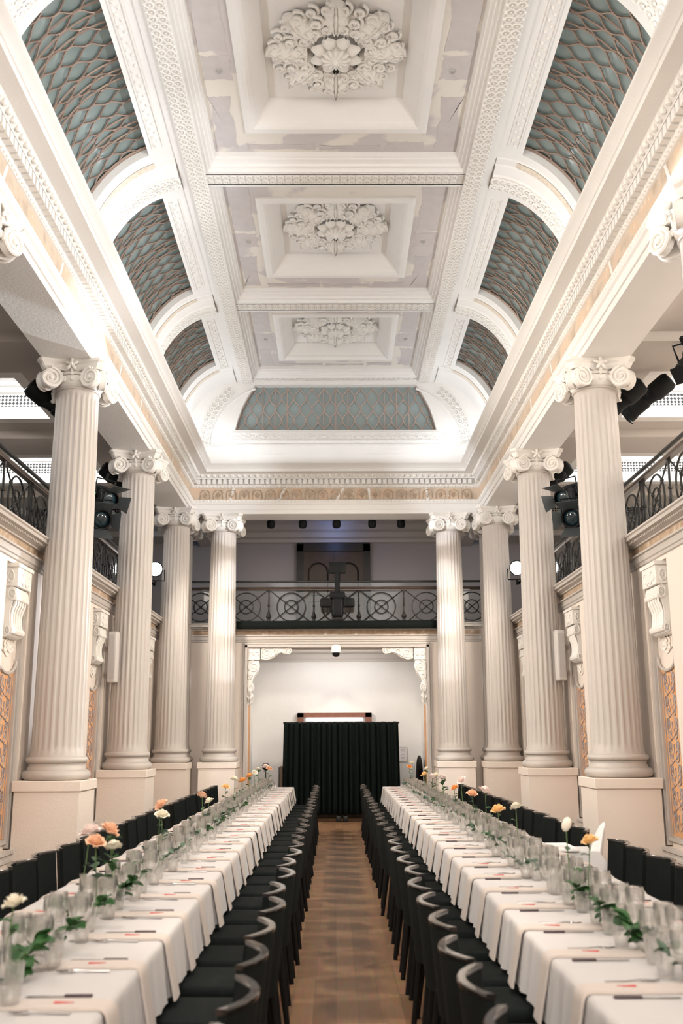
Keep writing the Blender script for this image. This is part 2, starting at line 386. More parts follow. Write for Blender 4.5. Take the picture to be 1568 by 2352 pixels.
struct(MB().box(-7.9, 7.9, YB, 23.6, -.2, 0).build('floor', 'floor', smooth=False))
REC = []
for yc in [3.69] + COLY[:3]:
    REC += [(yc - 1.05, yc - .26)] if yc > 4 else []
    REC += [(yc + .26, yc + 1.05)] if yc > 4 else []
REC += [(COLY[3] - 1.05, COLY[3] - .26)]
REC.sort()
for s, nm in ((-1, 'left'), (1, 'right')):
    b = MB()
    def ub(u0, u1, y0, y1, z0, z1): b.box(min(X(s, u0), X(s, u1)), max(X(s, u0), X(s, u1)), y0, y1, z0, z1)
    ub(3.50, 3.72, YB, 19.8, 0, 3.5)
    edges = [YB] + [v for r in REC for v in r] + [19.8]
    for i in range(0, len(edges), 2): ub(WALLU, 3.50, edges[i], edges[i + 1], 0, 3.5)
    for y0, y1 in REC:
        ub(WALLU, 3.50, y0, y1, 0, .48); ub(WALLU, 3.50, y0, y1, 3.42, 3.5)
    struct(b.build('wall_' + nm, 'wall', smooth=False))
    # upper outer wall of the gallery and the gallery deck
    b = MB(); ub(7.6, 7.8, YB, 23.5, 3.6, 7.4); struct(b.build('wall_gallery_' + nm, 'greywall' if s < 0 else 'wall', smooth=False))  # left wall darkened to hold down bounce light in that gallery
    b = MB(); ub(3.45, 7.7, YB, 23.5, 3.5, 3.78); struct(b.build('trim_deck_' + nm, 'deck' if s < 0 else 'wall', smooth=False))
    # wainscot moulding and skirting
    b = MB(); quad_strip([(3.42, .36), (3.39, .37), (3.39, .40), (3.405, .41), (3.405, .44), (3.38, .45), (3.38, .48), (3.42, .49)], s, YB, 19.8, b)
    struct(b.build('trim_dado_' + nm, 'stone', smooth=False))
    b = MB(); ub(3.36, 3.42, YB, 19.8, .19, .27); t_ = struct(b.build('baseboard_' + nm, 'darkwood', smooth=False))
    b = MB(); ub(3.37, 3.42, YB, 19.8, 0, .19); struct(b.build('baseboard_lower_' + nm, 'skirtwood', smooth=False))
    # gallery entablature: fascia, gilt frieze, cornice
    b = MB(); quad_strip([(3.42, 3.46), (3.40, 3.47), (3.40, 3.50), (3.385, 3.51), (3.385, 3.575), (3.36, 3.58), (3.36, 3.60), (3.41, 3.605)], s, YB, 19.8, b)
    quad_strip([(3.41, 3.69), (3.38, 3.695), (3.38, 3.71), (3.33, 3.73), (3.32, 3.75), (3.27, 3.755), (3.27, 3.79), (3.25, 3.80), (3.25, 3.82), (3.75, 3.82), (3.75, 3.7)], s, YB, 19.8, b)
    y = 6.6
    while y < 19.4:
        b.ball((X(s, 3.325), y, 3.742), .018, 6, 4, (1, .9, 1)); y += .055
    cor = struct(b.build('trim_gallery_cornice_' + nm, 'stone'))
    b = MB(); quad_strip([(3.41, 3.605), (3.41, 3.69)], s, YB, 19.8, b)
    struct(b.build('trim_gallery_frieze_' + nm, 'gilt'))

# ---- end wall with the arched recess
EX, EH = .04, 1.765
b = MB()
b.box(-7.7, EX - EH, 19.8, 20.0, 0, 3.5); b.box(EX + EH, 7.7, 19.8, 20.0, 0, 3.5); b.box(EX - EH, EX + EH, 19.8, 20.0, 3.36, 3.5)
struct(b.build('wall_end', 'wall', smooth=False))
b = MB()
b.box(EX - EH - .15, EX - EH, 20.0, 21.5, 0, 3.5); b.box(EX + EH, EX + EH + .15, 20.0, 21.5, 0, 3.5)
b.box(EX - EH, EX + EH, 21.3, 21.5, 0, 3.5)
struct(b.build('wall_recess', 'plaster', smooth=False))
b = MB()
b.box(EX - EH, EX + EH, 20.0, 21.3, 3.34, 3.5); b.box(EX - EH, EX + EH, 21.2, 21.3, 3.24, 3.34); b.box(EX - EH, EX + EH, 21.24, 21.3, 3.18, 3.24)
struct(b.build('ceiling_recess', 'stone', smooth=False))
b = MB()
for s in (-1, 1):
    x = EX + s * EH
    b.box(min(x, x + s * .05), max(x, x + s * .05), 19.75, 19.8, 0, 3.40); b.box(min(x + s * .06, x + s * .09), max(x + s * .06, x + s * .09), 19.77, 19.8, 0, 3.43)
b.box(EX - EH - .05, EX + EH + .05, 19.75, 19.8, 3.36, 3.41); b.box(EX - EH - .09, EX + EH + .09, 19.77, 19.8, 3.42, 3.45)
struct(b.build('trim_recess_frame', 'stone', smooth=False))
b = MB()
for s in (-1, 1): b.box(min(EX + s * 1.765, EX + s * 1.755), max(EX + s * 1.765, EX + s * 1.755), 20.2, 20.55, .5, 2.5)
struct(b.build('trim_recess_strip', 'orange', smooth=False))
b = MB().box(EX - EH, EX + EH, 21.27, 21.3, 0, .12); struct(b.build('baseboard_recess', 'white', smooth=False))
def along_end(pts, x0, x1, mb):                    # (y, z) profile extruded across the end
    n = len(pts); mb.add([(x0, y, z) for y, z in pts] + [(x1, y, z) for y, z in pts], [(i, i + 1, n + i + 1, n + i) for i in range(n - 1)])
b = MB(); along_end([(19.8, 3.46), (19.78, 3.47), (19.78, 3.50), (19.765, 3.51), (19.765, 3.575), (19.74, 3.58), (19.74, 3.60), (19.79, 3.605)], -3.4, 3.4, b)
along_end([(19.79, 3.69), (19.76, 3.695), (19.76, 3.71), (19.71, 3.73), (19.70, 3.75), (19.65, 3.755), (19.65, 3.79), (19.63, 3.80), (19.63, 3.82), (20.1, 3.82), (20.1, 3.7)], -3.4, 3.4, b)
for k in range(118): b.ball((-3.2 + k * .055, 19.705, 3.742), .018, 6, 4)
struct(b.build('trim_end_gallery_cornice', 'stone'))
b = MB(); along_end([(19.79, 3.605), (19.79, 3.69)], -3.4, 3.4, b); struct(b.build('trim_end_gallery_frieze', 'gilt'))
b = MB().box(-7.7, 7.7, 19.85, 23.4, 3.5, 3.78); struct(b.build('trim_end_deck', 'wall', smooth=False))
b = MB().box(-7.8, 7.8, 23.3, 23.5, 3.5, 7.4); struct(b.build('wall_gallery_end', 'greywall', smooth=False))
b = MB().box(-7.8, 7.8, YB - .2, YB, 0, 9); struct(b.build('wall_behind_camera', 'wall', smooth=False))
# moulded cornice and coffer of the end gallery ceiling
b = MB(); along_end([(23.3, 6.12), (23.2, 6.14), (23.2, 6.22), (23.1, 6.25), (23.1, 6.36), (22.95, 6.40), (22.95, 6.52), (22.8, 6.56), (22.8, 6.75)], -2.9, 2.9, b)
struct(b.build('trim_end_gallery_coving', 'stone', smooth=False))
b = MB().box(-3.4, 3.4, 19.7, 23.4, 6.75, 6.9)
b.box(-3.4, 3.4, 22.0, 22.12, 6.5, 6.75)
struct(b.build('ceiling_end_gallery', 'stone', smooth=False))
b = MB()
for s in (-1, 1): b.box(min(X(s, 2.9), X(s, 3.2)), max(X(s, 2.9), X(s, 3.2)), 19.7, 23.3, 6.05, 6.8)
struct(b.build('trim_end_gallery_beam', 'stone', smooth=False))
b = MB()
for k in range(3): b.box(-1.35, 1.42, 21.9, 22.0, 6.50 + k * .06, 6.545 + k * .06)
struct(b.build('trim_end_gallery_slats', 'white', smooth=False))

# ---- side gallery ceilings: beams, coffers with stepped white mouldings and a perforated grille
for s, nm in ((-1, 'left'), (1, 'right')):
    b = MB(); wt = MB(); g = MB()
    def ub(q, u0, u1, y0, y1, z0, z1): q.box(min(X(s, u0), X(s, u1)), max(X(s, u0), X(s, u1)), y0, y1, z0, z1)
    ub(b, 3.4, 4.05, YB, 23.3, 6.2, 7.2); ub(b, 6.7, 7.7, YB, 23.3, 6.2, 7.2)
    ub(b, 4.05, 6.7, YB, 23.3, 7.0, 7.2)
    ys = [-.09 + 3.78 * k for k in range(7)]
    for i, y in enumerate(ys):
        ub(b, 4.05, 6.7, y - .85, y + .85, 6.2, 7.0)
        ub(b, 3.44, 7.6, y - .45, y + .45, 6.08, 6.2)
    for i in range(6):
        y0, y1 = ys[i] + .85, ys[i + 1] - .85
        for k, (zz, d) in enumerate(((6.20, .00), (6.26, .05), (6.32, .09), (6.38, .14))):
            ub(wt, 4.2 - d, 6.55 + d, y1 - .20 + d, y1, zz, zz + .05)
            ub(wt, 4.05, 4.2 - d, y0, y1, zz, zz + .05)
            ub(wt, 6.55 + d, 6.7, y0, y1, zz, zz + .05)
            ub(wt, 4.2 - d, 6.55 + d, y0, y0 + .20 - d, zz, zz + .05)
        for k in range(3): ub(wt, 4.06, 6.69, y1 - .06 - .03 * k, y1 - .001, 6.66 + .1 * k, 6.72 + .1 * k)
        xa, xb = X(s, 4.06), X(s, 6.69)
        g.add([(xa, y1 - .012, 6.44), (xb, y1 - .012, 6.44), (xb, y1 - .012, 6.64), (xa, y1 - .012, 6.64)], [(0, 1, 2, 3)])
    struct(b.build('ceiling_gallery_' + nm, 'stone', smooth=False))
    struct(wt.build('trim_coffer_' + nm, 'white', smooth=False))
    struct(g.build('trim_grille_' + nm, 'grille', smooth=False))

# ---- the great entablature on the columns
U0, YE = 2.857, 19.15
def entab(name, pts, m, smooth=False):             # (projection, z) mitred round three sides
    b = MB()
    rows = [[(X(-1, U0 - p), YB, z), (X(-1, U0 - p), YE - p, z), (X(1, U0 - p), YE - p, z), (X(1, U0 - p), YB, z)] for p, z in pts]
    b.loft(rows, closed=False)
    return b
PA = [(-.59, 6.2), (-.59, SOFF + .04), (-.56, SOFF), (0, SOFF), (0, 6.0), (.02, 6.0), (.02, 6.10), (.045, 6.115), (.06, 6.15), (.06, 6.19), (.01, 6.19)]
PB = [(.01, 6.44), (.03, 6.445), (.045, 6.47), (.05, 6.49), (.05, 6.60), (.125, 6.605), (.125, 6.62), (.14, 6.64), (.17, 6.68), (.18, 6.69), (.33, 6.70), (.33, 6.76), (.345, 6.765), (.36, 6.79), (.41, 6.82), (.43, 6.84), (.43, 6.87), (-.3, 6.89)]
struct(entab('a', PA, 'plaster').build('trim_architrave', 'plaster', smooth=False))
struct(entab('f', [(.01, 6.19), (.01, 6.44)], 'frieze').build('trim_frieze', 'frieze', smooth=False))
struct(entab('c', PB, 'plaster').build('trim_cornice', 'plaster', ang=30))
def round_three_sides(p, pitch):                   # points with their side, along the moulding line
    out = []
    y = 5.6
    while y < YE - p - .05: out += [(X(-1, U0 - p), y, -1), (X(1, U0 - p), y, 1)]; y += pitch
    x = X(-1, U0 - p) + .06
    while x < X(1, U0 - p) - .04: out.append((x, YE - p, 0)); x += pitch
    return out
b = MB()
for x, y, s in round_three_sides(.085, .105):
    if s: b.box(x - .04, x + .04, y - .035, y + .035, 6.497, 6.592)
    else: b.box(x - .035, x + .035, y - .04, y + .04, 6.497, 6.592)
struct(b.build('trim_dentils', 'plaster', smooth=False))
b = MB()
for x, y, s in round_three_sides(.155, .12): b.ball((x, y, 6.655), .04, 6, 4, (.8, .95, 1) if s else (.95, .8, 1))
for x, y, s in round_three_sides(.04, .07): b.ball((x, y, 6.468), .022, 5, 3)
for x, y, s in round_three_sides(.055, .075): b.ball((x, y, 6.165), .028, 5, 3, (.6, 1, 1) if s else (1, .6, 1))
struct(b.build('trim_egg_and_dart', 'ornament'))
b = MB()                                           # pale plaster repairs crossing the painted frieze
for x, y, a in ((-2.05, 19.13, .1), (-1.1, 19.13, .22), (.05, 19.13, .24), (.72, 19.13, -.1), (1.85, 19.13, -.08)):
    b.prism([(x - .03, 6.195), (x + .02, 6.195), (x + .03 + a * .5, 6.435), (x - .02 + a * .5, 6.435)], 'y', y, y + .012)
for s in (-1, 1):
    for yy in (7.6, 9.4, 12.3, 13.7, 16.6):
        x = X(s, U0 - .015)
        b.prism([(yy, 6.195), (yy + .05, 6.195), (yy + .16, 6.435), (yy + .11, 6.435)], 'x', x - .004, x + .004)
struct(b.build('trim_frieze_repairs', 'ornament', smooth=False))
b = MB()                                           # painted arches of the end frieze
for k in range(21):
    xc = -2.55 + k * .258
    pts = [(xc - .09, 19.128, 6.22)] + [(xc + .09 * math.cos(PI - PI * i / 10), 19.128, 6.32 + .08 * math.sin(PI * i / 10)) for i in range(11)] + [(xc + .09, 19.128, 6.22)]
    b.tube(pts, .011, 4)
    for j in range(5): b.tube([(xc, 19.13, 6.23), (xc + .055 * math.cos(PI * (j + .5) / 5), 19.13, 6.29 + .075 * math.sin(PI * (j + .5) / 5))], .006, 4)
struct(b.build('trim_frieze_arches', 'gilt'))

# ---- vault: coved sides, ribs, leaded windows
VC, VZ, VA, VB = 1.936, 6.96, 1.142, 1.589
def VP(t, d=0):                                    # d > 0 moves inwards
    return VC + (VA - d) * math.cos(R(t)), VZ + (VB - d) * math.sin(R(t))
RIBS = [7.59, 11.44, 15.29]; YW = 18.78
T0, T1 = 8, 73.5
for s, nm in ((-1, 'left'), (1, 'right')):
    b = MB()
    quad_strip([VP(T1 + (90 - T1) * i / 4) for i in range(5)], s, YB, YW, b)
    quad_strip([(3.2, 6.88), VP(0)] + [VP(T0 * i / 2) for i in range(3)], s, YB, YW, b)
    quad_strip([VP(T0 + (T1 - T0) * i / 16) for i in range(17)], s, YB, RIBS[0] - .64, b)
    struct(b.build('ceiling_vault_' + nm, 'plaster', ang=50))
    prof = [(-.64, -.14), (-.64, 0), (-.50, 0), (-.49, .015), (-.38, .015), (-.37, .035), (-.34, .045), (-.20, .05), (-.18, .07), (.13, .07), (.15, .03), (.24, 0), (.33, 0), (.33, -.14)]
    prof_end = [(-1.02, -.14), (-1.02, 0), (-.82, 0), (-.81, .015), (-.70, .015), (-.69, .035), (-.42, .045), (-.40, .03), (0, .03)]
    b = MB(); tb = MB(); orn = MB()
    for i, y in enumerate(RIBS + [YW]):
        pr = prof if i < 3 else prof_end
        rings = []
        for j in range(25):
            t = 88 * j / 24; rings.append([(X(s, VP(t, d)[0]), y + w_ if i < 3 else min(YW, y + w_), VP(t, d)[1]) for w_, d in pr])
        b.loft(rings, closed=False)
        for wa, wb in (((-.485, -.385),) if i < 3 else ((-.805, -.705),)):
            tb.loft([[(X(s, VP(75 * j / 20, .022)[0]), y + wa, VP(75 * j / 20, .022)[1]), (X(s, VP(75 * j / 20, .022)[0]), y + wb, VP(75 * j / 20, .022)[1])] for j in range(21)], closed=False)
        if i < 3:
            for j in range(19):
                t = 6 + 4.4 * j; u, z = VP(t, .075)
                for ww in (-.095, .045):
                    nrm = Vector((math.cos(R(t)) * s, 0, math.sin(R(t))))
                    tq = Matrix.Translation((X(s, u), y + ww, z)) @ nrm.to_track_quat('Z', 'Y').to_matrix().to_4x4()
                    o = MB().torus((0, 0, 0), .055, .02, seg=10, sub=4); o.ball((0, 0, 0), .024, 5, 3); orn.merge(o, tq)
    struct(b.build('trim_ribs_' + nm, 'plaster', ang=30))
    struct(tb.build('trim_rib_bands_' + nm, 'tan'))
    struct(orn.build('trim_rib_rosettes_' + nm, 'ornament'))
    # dotted border panels between the windows and the long band
    b = MB()
    for i in range(3):
        y0 = RIBS[i] + .45; y1 = (RIBS + [YW])[i + 1] - .75
        for t in (77, 83.5):
            u, z = VP(t, .008); b.tube([(X(s, u), y0, z), (X(s, u), y1, z)], .012, 4)
        for k in range(int((y1 - y0) / .085)):
            u, z = VP(80.2 + (1 if k % 2 else -1), .004); b.ball((X(s, u), y0 + .05 + k * .085, z), .026, 5, 3)
    struct(b.build('trim_border_' + nm, 'ornament'))

def came_net(P, W_, H_, p, h, bars, r=.011):        # interlaced curved cames over a W x H field; P maps (x, z) to space
    mb = MB(); n = int(W_ / p) + 2; steps = max(6, int(H_ / h * 6))
    for k in range(-1, n):
        run = []
        for i in range(steps + 1):
            z = H_ * i / steps
            c = math.cos(PI * z / h); c = math.copysign(abs(c) ** .8, c)
            x = k * p + (p / 2) * c * (1 if k % 2 == 0 else -1)
            q = P(x, z) if 0 <= x <= W_ else None
            if q: run.append(q)
            else:
                if len(run) > 1: mb.tube(run, r, 5)
                run = []
        if len(run) > 1: mb.tube(run, r, 5)
    for x in bars:
        run = [P(x, H_ * i / 14) for i in range(15)]; run = [q for q in run if q]
        if len(run) > 1: mb.tube(run, r, 5)
    return mb
wn = 0
for s in (-1, 1):
    for i in range(3):
        wn += 1
        y0 = RIBS[i] + .33; y1 = (RIBS + [YW])[i + 1] - (.64 if i < 2 else 1.02); L = y1 - y0; H_ = 2.0
        D = -.11
        def P(x, z, d=0, y0=y0, s=s):
            t = T0 - 4 + (T1 + 1.5 - T0 + 4) * z / H_; u, zz = VP(t, D + d); return (X(s, u), y0 + x, zz)
        gl = MB(); gl.grid(lambda a, c: P(a * L, c * H_, -.025), 1, 18)
        g = struct(gl.build('window_%d' % wn, 'skyglass', ang=60))
        net = came_net(lambda x, z: P(x, z), L, H_, .118, .235, [L * q for q in (.14, .19, .24, .44, .49, .54, .76, .81, .86)])
        net.build('lattice', 'copper', g)
        fr = MB()
        top = [P(L * k / 6, H_) for k in range(7)]; fr.tube(top, .022, 5)
        for x in (0.012, L - .012): fr.tube([P(x, H_ * k / 14) for k in range(15)], .022, 5)
        fr.build('frame', 'copper', g)
        jm = MB()
        ua, za = VP(T1, 0); ub_, zb = VP(T1, -.14)
        jm.add([(X(s, ua), y0, za), (X(s, ua), y1, za), (X(s, ub_), y1, zb), (X(s, ub_), y0, zb)], [(0, 1, 2, 3)])
        struct(jm.build('trim_%d' % (40 + wn), 'plaster', smooth=False))

# ---- flat ceiling with three stepped coffers
def rect(hx, hy, yc, z): return [(CX - hx, yc - hy, z), (CX + hx, yc - hy, z), (CX + hx, yc + hy, z), (CX - hx, yc + hy, z)]
BAYS = [(7.59, 11.44), (11.44, 15.29), (15.29, YW)]
b = MB(); pan = MB(); inner = MB()
b.box(X(-1, 1.95), X(1, 1.95), YB, 7.5, 8.56, 8.7)
for (ya, yb) in BAYS:
    yc = (ya + yb) / 2; h = (yb - ya) / 2; k = h / 1.925
    b.loft([rect(1.66, h - .11, yc, 8.55), rect(1.60, h - .17, yc, 8.55), rect(1.60, h - .18, yc, 8.59), rect(1.56, h - .22, yc, 8.60), rect(1.56, h - .23, yc, 8.63), rect(1.52, h - .29, yc, 8.65), rect(1.52, h - .29, yc, 8.67), rect(1.50, h - .32, yc, 8.68), rect(1.50, h - .32, yc, 8.74)])
    pan.loft([rect(1.50, h - .32, yc, 8.74), rect(1.07, 1.17 * k, yc, 8.74)])
    b.loft([rect(1.09, 1.19 * k, yc, 8.74), rect(1.09, 1.19 * k, yc, 8.715), rect(1.04, 1.14 * k, yc, 8.70), rect(.99, 1.08 * k, yc, 8.70), rect(.96, 1.05 * k, yc, 8.72), rect(.94, 1.03 * k, yc, 8.74), rect(.94, 1.02 * k, yc, 8.77), rect(.79, .88 * k, yc, 8.96), rect(.79, .88 * k, yc, 8.99)])
    inner.add(rect(.79, .88 * k, yc, 8.99), [(0, 1, 2, 3)])
    for yy in ((ya, yb) if ya < 8 else (yb,)):
        b.add([(X(-1, 1.66), yy - .13, 8.55), (X(1, 1.66), yy - .13, 8.55), (X(1, 1.66), min(yy + .13, YW), 8.55), (X(-1, 1.66), min(yy + .13, YW), 8.55)], [(0, 1, 2, 3)])
for s in (-1, 1):
    b.box(min(X(s, 1.64), X(s, 1.86)), max(X(s, 1.64), X(s, 1.86)), YB, YW, 8.50, 8.6)
    b.box(min(X(s, 1.86), X(s, 1.96)), max(X(s, 1.86), X(s, 1.96)), YB, YW, 8.53, 8.6)
struct(b.build('ceiling', 'plaster', smooth=False))
struct(pan.build('ceiling_peeled_panels', 'peeled', smooth=False))
struct(inner.build('ceiling_inner_panels', 'plaster', smooth=False))
b = MB()                                           # big flakes of grey paint, filler lines and ceiling bolts keep their own outline
rb = random.Random(3)
def flake(mb, x0, x1, y0, y1, z, rough=.05):
    pts = []
    for (xa, ya), (xb, yb) in (((x0, y0), (x1, y0)), ((x1, y0), (x1, y1)), ((x1, y1), (x0, y1)), ((x0, y1), (x0, y0))):
        for i in range(7):
            q = i / 7; d = rb.uniform(-rough, 0) if i else 0; nx, ny = (1, 0) if xa == xb else (0, 1)
            sx = (1 if xa == max(x0, x1) else -1) * nx; sy = (1 if ya == max(y0, y1) else -1) * ny
            pts.append((xa + (xb - xa) * q + sx * d, ya + (yb - ya) * q + sy * d))
    n = len(pts); cx, cy = (x0 + x1) / 2, (y0 + y1) / 2
    mb.add([(x, y, z - .003) for x, y in pts] + [(x, y, z + .002) for x, y in pts] + [(cx, cy, z - .003)], [(i, (i + 1) % n, 2 * n) for i in range(n)] + [(i, (i + 1) % n, n + (i + 1) % n, n + i) for i in range(n)])
for (ya, yb) in BAYS:
    yc = (ya + yb) / 2; h = (yb - ya) / 2 - .34
    for s in (-1, 1):
        f = MB(); flake(b, *sorted((X(s, 1.15), X(s, 1.47))), yc - h + .1, yc - .25, 8.738, .03)
        flake(b, *sorted((X(s, 1.14), X(s, 1.47))), yc - .2, yc + .22, 8.738, .03)
        flake(b, *sorted((X(s, 1.2), X(s, 1.47))), yc + .5, yc + h - .06, 8.738, .05)
    flake(b, CX - 1.1, CX - .25, yc + h - .16, yc + h - .03, 8.738, .03); flake(b, CX - .2, CX + .55, yc + h - .13, yc + h - .03, 8.738, .025)
    flake(b, CX + .6, CX + 1.1, yc + h - .2, yc + h - .03, 8.738, .03)
struct(b.build('ceiling_grey_flakes', 'graypaint', smooth=False))
b = MB()
for (ya, yb) in BAYS:
    yc = (ya + yb) / 2; h = (yb - ya) / 2
    for s in (-1, 1):
        for k in range(2): b.lathe([(.0, 0), (.035, 0), (.03, -.02), (0, -.022)], 10, (X(s, 1.28), yc + .05, 8.735))
struct(b.build('ceiling_bolts', 'ornament'))
b = MB()                                           # guilloche bands of small rings
def ring(mb, x, y, z, r=.042):
    mb.torus((x, y, z), r, .013, seg=9, sub=4); mb.ball((x, y, z), .016, 5, 3)
for s in (-1, 1):
    y = 7.2
    while y < YW - .06:
        ring(b, X(s, 1.703), y, 8.498); ring(b, X(s, 1.797), y, 8.498)
        for u in (1.652, 1.848): b.ball((X(s, u), y, 8.50), .022, 5, 3)
        y += .098
for yy in RIBS + [YW - .1]:
    x = X(-1, 1.6)
    while x < X(1, 1.6):
        ring(b, x, yy - .05 if yy < YW - .2 else yy, 8.548, .036)
        if yy < YW - .2: ring(b, x, yy + .05, 8.548, .036)
        x += .1
struct(b.build('trim_guilloche', 'ornament'))
b = MB()
for s in (-1, 1): b.box(min(X(s, 1.655), X(s, 1.845)), max(X(s, 1.655), X(s, 1.845)), 7.0, YW - .02, 8.496, 8.50)
for yy in RIBS: b.box(X(-1, 1.63), X(1, 1.63), yy - .10, yy + .10, 8.546, 8.549)
struct(b.build('trim_guilloche_ground', 'bandback', smooth=False))

# ---- end lunette wall with its window
def win_u(z): 
    pts = [(7.53, 1.985), (7.75, 1.935), (8.0, 1.855), (8.2, 1.76), (8.36, 1.67), (8.47, 1.60)]
    for (a, ua), (c, uc) in zip(pts, pts[1:]):
        if z <= c: return ua + (uc - ua) * (z - a) / (c - a)
    return pts[-1][1]
ZB, ZT = 7.53, 8.47
b = MB(); ydeep = YW + .18
for s in (-1, 1):
    rows = []
    for i in range(17):
        z = ZB + (ZT - ZB) * i / 16
        uo = VC + VA * math.sqrt(max(0, 1 - ((z - VZ) / VB) ** 2)) + .02
        rows.append([(X(s, uo), YW, z), (X(s, win_u(z)), YW, z), (X(s, win_u(z)), ydeep, z)])
    b.loft(rows, closed=False)
b.add([(X(-1, 3.1), YW, 6.85), (X(1, 3.1), YW, 6.85), (X(1, 3.1), YW, ZB), (X(-1, 3.1), YW, ZB)], [(0, 1, 2, 3)])
b.add([(X(-1, 2.0), YW, ZB), (X(1, 2.0), YW, ZB), (X(1, 2.0), ydeep, ZB), (X(-1, 2.0), ydeep, ZB)], [(0, 1, 2, 3)])
b.add([(X(-1, 2.2), YW, ZT), (X(1, 2.2), YW, ZT), (X(1, 2.2), YW, 8.56), (X(-1, 2.2), YW, 8.56)], [(0, 1, 2, 3)])
b.box(X(-1, 3.0), X(1, 3.0), YW - .05, YW, 6.86, 7.02); b.box(X(-1, 2.6), X(1, 2.6), YW - .03, YW, 7.20, 7.23)
b.box(X(-1, 2.05), X(1, 2.05), YW - .025, YW, 7.30, 7.315); b.box(X(-1, 2.05), X(1, 2.05), YW - .025, YW, 7.46, 7.475)
for s in (-1, 1):
    arc = [(X(s, 2.44 * math.cos(R(t)) * .5 + 1.22), YW - .01, 7.22 + 1.22 * math.sin(R(t))) for t in range(0, 75, 6)]
    b.tube(arc, .025, 5)
struct(b.build('wall_lunette', 'plaster', smooth=False))
b = MB()
for s in (-1, 1):
    arc = [(2.66, 7.30), (2.63, 7.5), (2.575, 7.75), (2.49, 7.95), (2.37, 8.14), (2.22, 8.31), (2.06, 8.44)]
    for (ua, za), (uc, zc) in zip(arc, arc[1:]):
        L = math.hypot(uc - ua, zc - za); n = max(1, int(L / .088))
        for k in range(n):
            q = k / n; u, z = ua + (uc - ua) * q, za + (zc - za) * q
            for j in (0, 1):
                o = MB().torus((0, 0, 0), .05, .016, 'y', 9, 4); o.ball((0, 0, 0), .02, 5, 3)
                du = -.10 * j * math.cos(math.atan2(z - 7.0, u - 1.2)); dz = -.10 * j * math.sin(math.atan2(z - 7.0, u - 1.2))
                b.merge(o, Matrix.Translation((X(s, u + du - .03), YW - .012, z + dz)))
    x = X(s, 2.2); b.box(x - .07, x + .07, YW - .02, YW, 7.30, 7.46)
k = 0
while k < 46:
    x = X(-1, 1.98) + k * .087
    o = MB().torus((0, 0, 0), .04, .013, 'y', 8, 4); b.merge(o, Matrix.Translation((x, YW - .006, 7.385 + (.02 if k % 2 else -.02)))); k += 1
struct(b.build('trim_lunette_rosettes', 'ornament'))
gl = MB()
rows = [[(X(-1, win_u(ZB + (ZT - ZB) * i / 12)), ydeep - .02, ZB + (ZT - ZB) * i / 12), (X(1, win_u(ZB + (ZT - ZB) * i / 12)), ydeep - .02, ZB + (ZT - ZB) * i / 12)] for i in range(13)]
gl.loft(rows, closed=False)
g = struct(gl.build('window_7', 'paleglass', smooth=False))
W_ = 3.97
def PL(x, z):
    u = x - W_ / 2
    return (CX + u, ydeep - .05, ZB + z) if abs(u) <= win_u(ZB + z) else None
came_net(PL, W_, ZT - ZB, .121, .235, [W_ / 2 + q * .242 + o for q in (-5, 0, 5) for o in (-.242, 0, .242)], .012).build('lattice', 'palecopper', g)
fr = MB(); fr.tube([(X(-1, 1.98), ydeep - .05, ZB + .01), (X(1, 1.98), ydeep - .05, ZB + .01)], .018, 5)
for s in (-1, 1): fr.tube([(X(s, win_u(ZB + (ZT - ZB) * i / 12) - .01), ydeep - .05, ZB + (ZT - ZB) * i / 12) for i in range(13)], .018, 5)
fr.build('frame', 'copper', g)

# ================================================================== columns
def spiral(c, ax, side, r0, turns, n, rt, taper=.45, a0=PI / 2, wob=1):
    """points of a volute around c in the plane of unit vectors ax (horizontal) and z"""
    pts = []; rs = []
    for i in range(n + 1):
        q = i / n; r = r0 * (1 - q) ** .9 + .012; a = a0 + wob * side * q * turns * 2 * PI
        pts.append(Vector(c) + Vector(ax) * (r * math.cos(a)) + Vector((0, 0, r * math.sin(a)))); rs.append(rt * (1 - taper * q))
    return pts, rs
def flute(a, z):
    q = (a * 24 / (2 * PI)) % 1; return 1 - (.055 * math.sin(PI * (q - .12) / .76) if .12 < q < .88 else 0)
def shaft_mesh():
    b = MB(); prof = []
    z0, z1 = 1.44, 5.58
    for i in range(13):
        q = i / 12; prof.append((.281 - .036 * q ** 1.4, z0 + (z1 - z0) * q))
    seg = 192
    fl = lambda a, z: flute(a, z) if z0 + .05 < z < z1 - .05 else 1
    pr = [(.30, z0 - .035), (.30, z0 - .01), (.281, z0 + .03)] + [(r, z) for r, z in prof if z0 + .06 < z < z1 - .06]
    pr = [(.30, z0 - .035), (.30, z0 - .012), (.2825, z0 + .045), (.2822, z0 + .1)] + prof[1:-1] + [(.2455, z1 - .09), (.245, z1 - .049), (.245, z1), (.262, z1 + .005), (.268, z1 + .02), (.262, z1 + .035), (.245, z1 + .04)]
    return b.lathe(pr, seg, rf=fl, caps=False)
def base_mesh():
    b = MB(); pr = [(.30, 1.175)]
    for i in range(9):
        a = -PI / 2 + PI * i / 8; pr.append((.315 + .052 * math.cos(a), 1.228 + .052 * math.sin(a)))
    pr += [(.315, 1.285), (.312, 1.30), (.298, 1.32), (.298, 1.335), (.31, 1.35)]
    for i in range(9):
        a = -PI / 2 + PI * i / 8; pr.append((.298 + .034 * math.cos(a), 1.387 + .034 * math.sin(a)))
    pr += [(.299, 1.42)]
    return b.lathe(pr, 48, caps=False)
def pedestal_mesh():
    b = MB(); h = .365
    b.rbox(-h, h, -h, h, 1.065, 1.175, .008, 1); b.box(-h + .022, h - .022, -h + .022, h - .022, .22, 1.065)
    b.rbox(-h, h, -h, h, 0, .22, .008, 1)
    return b
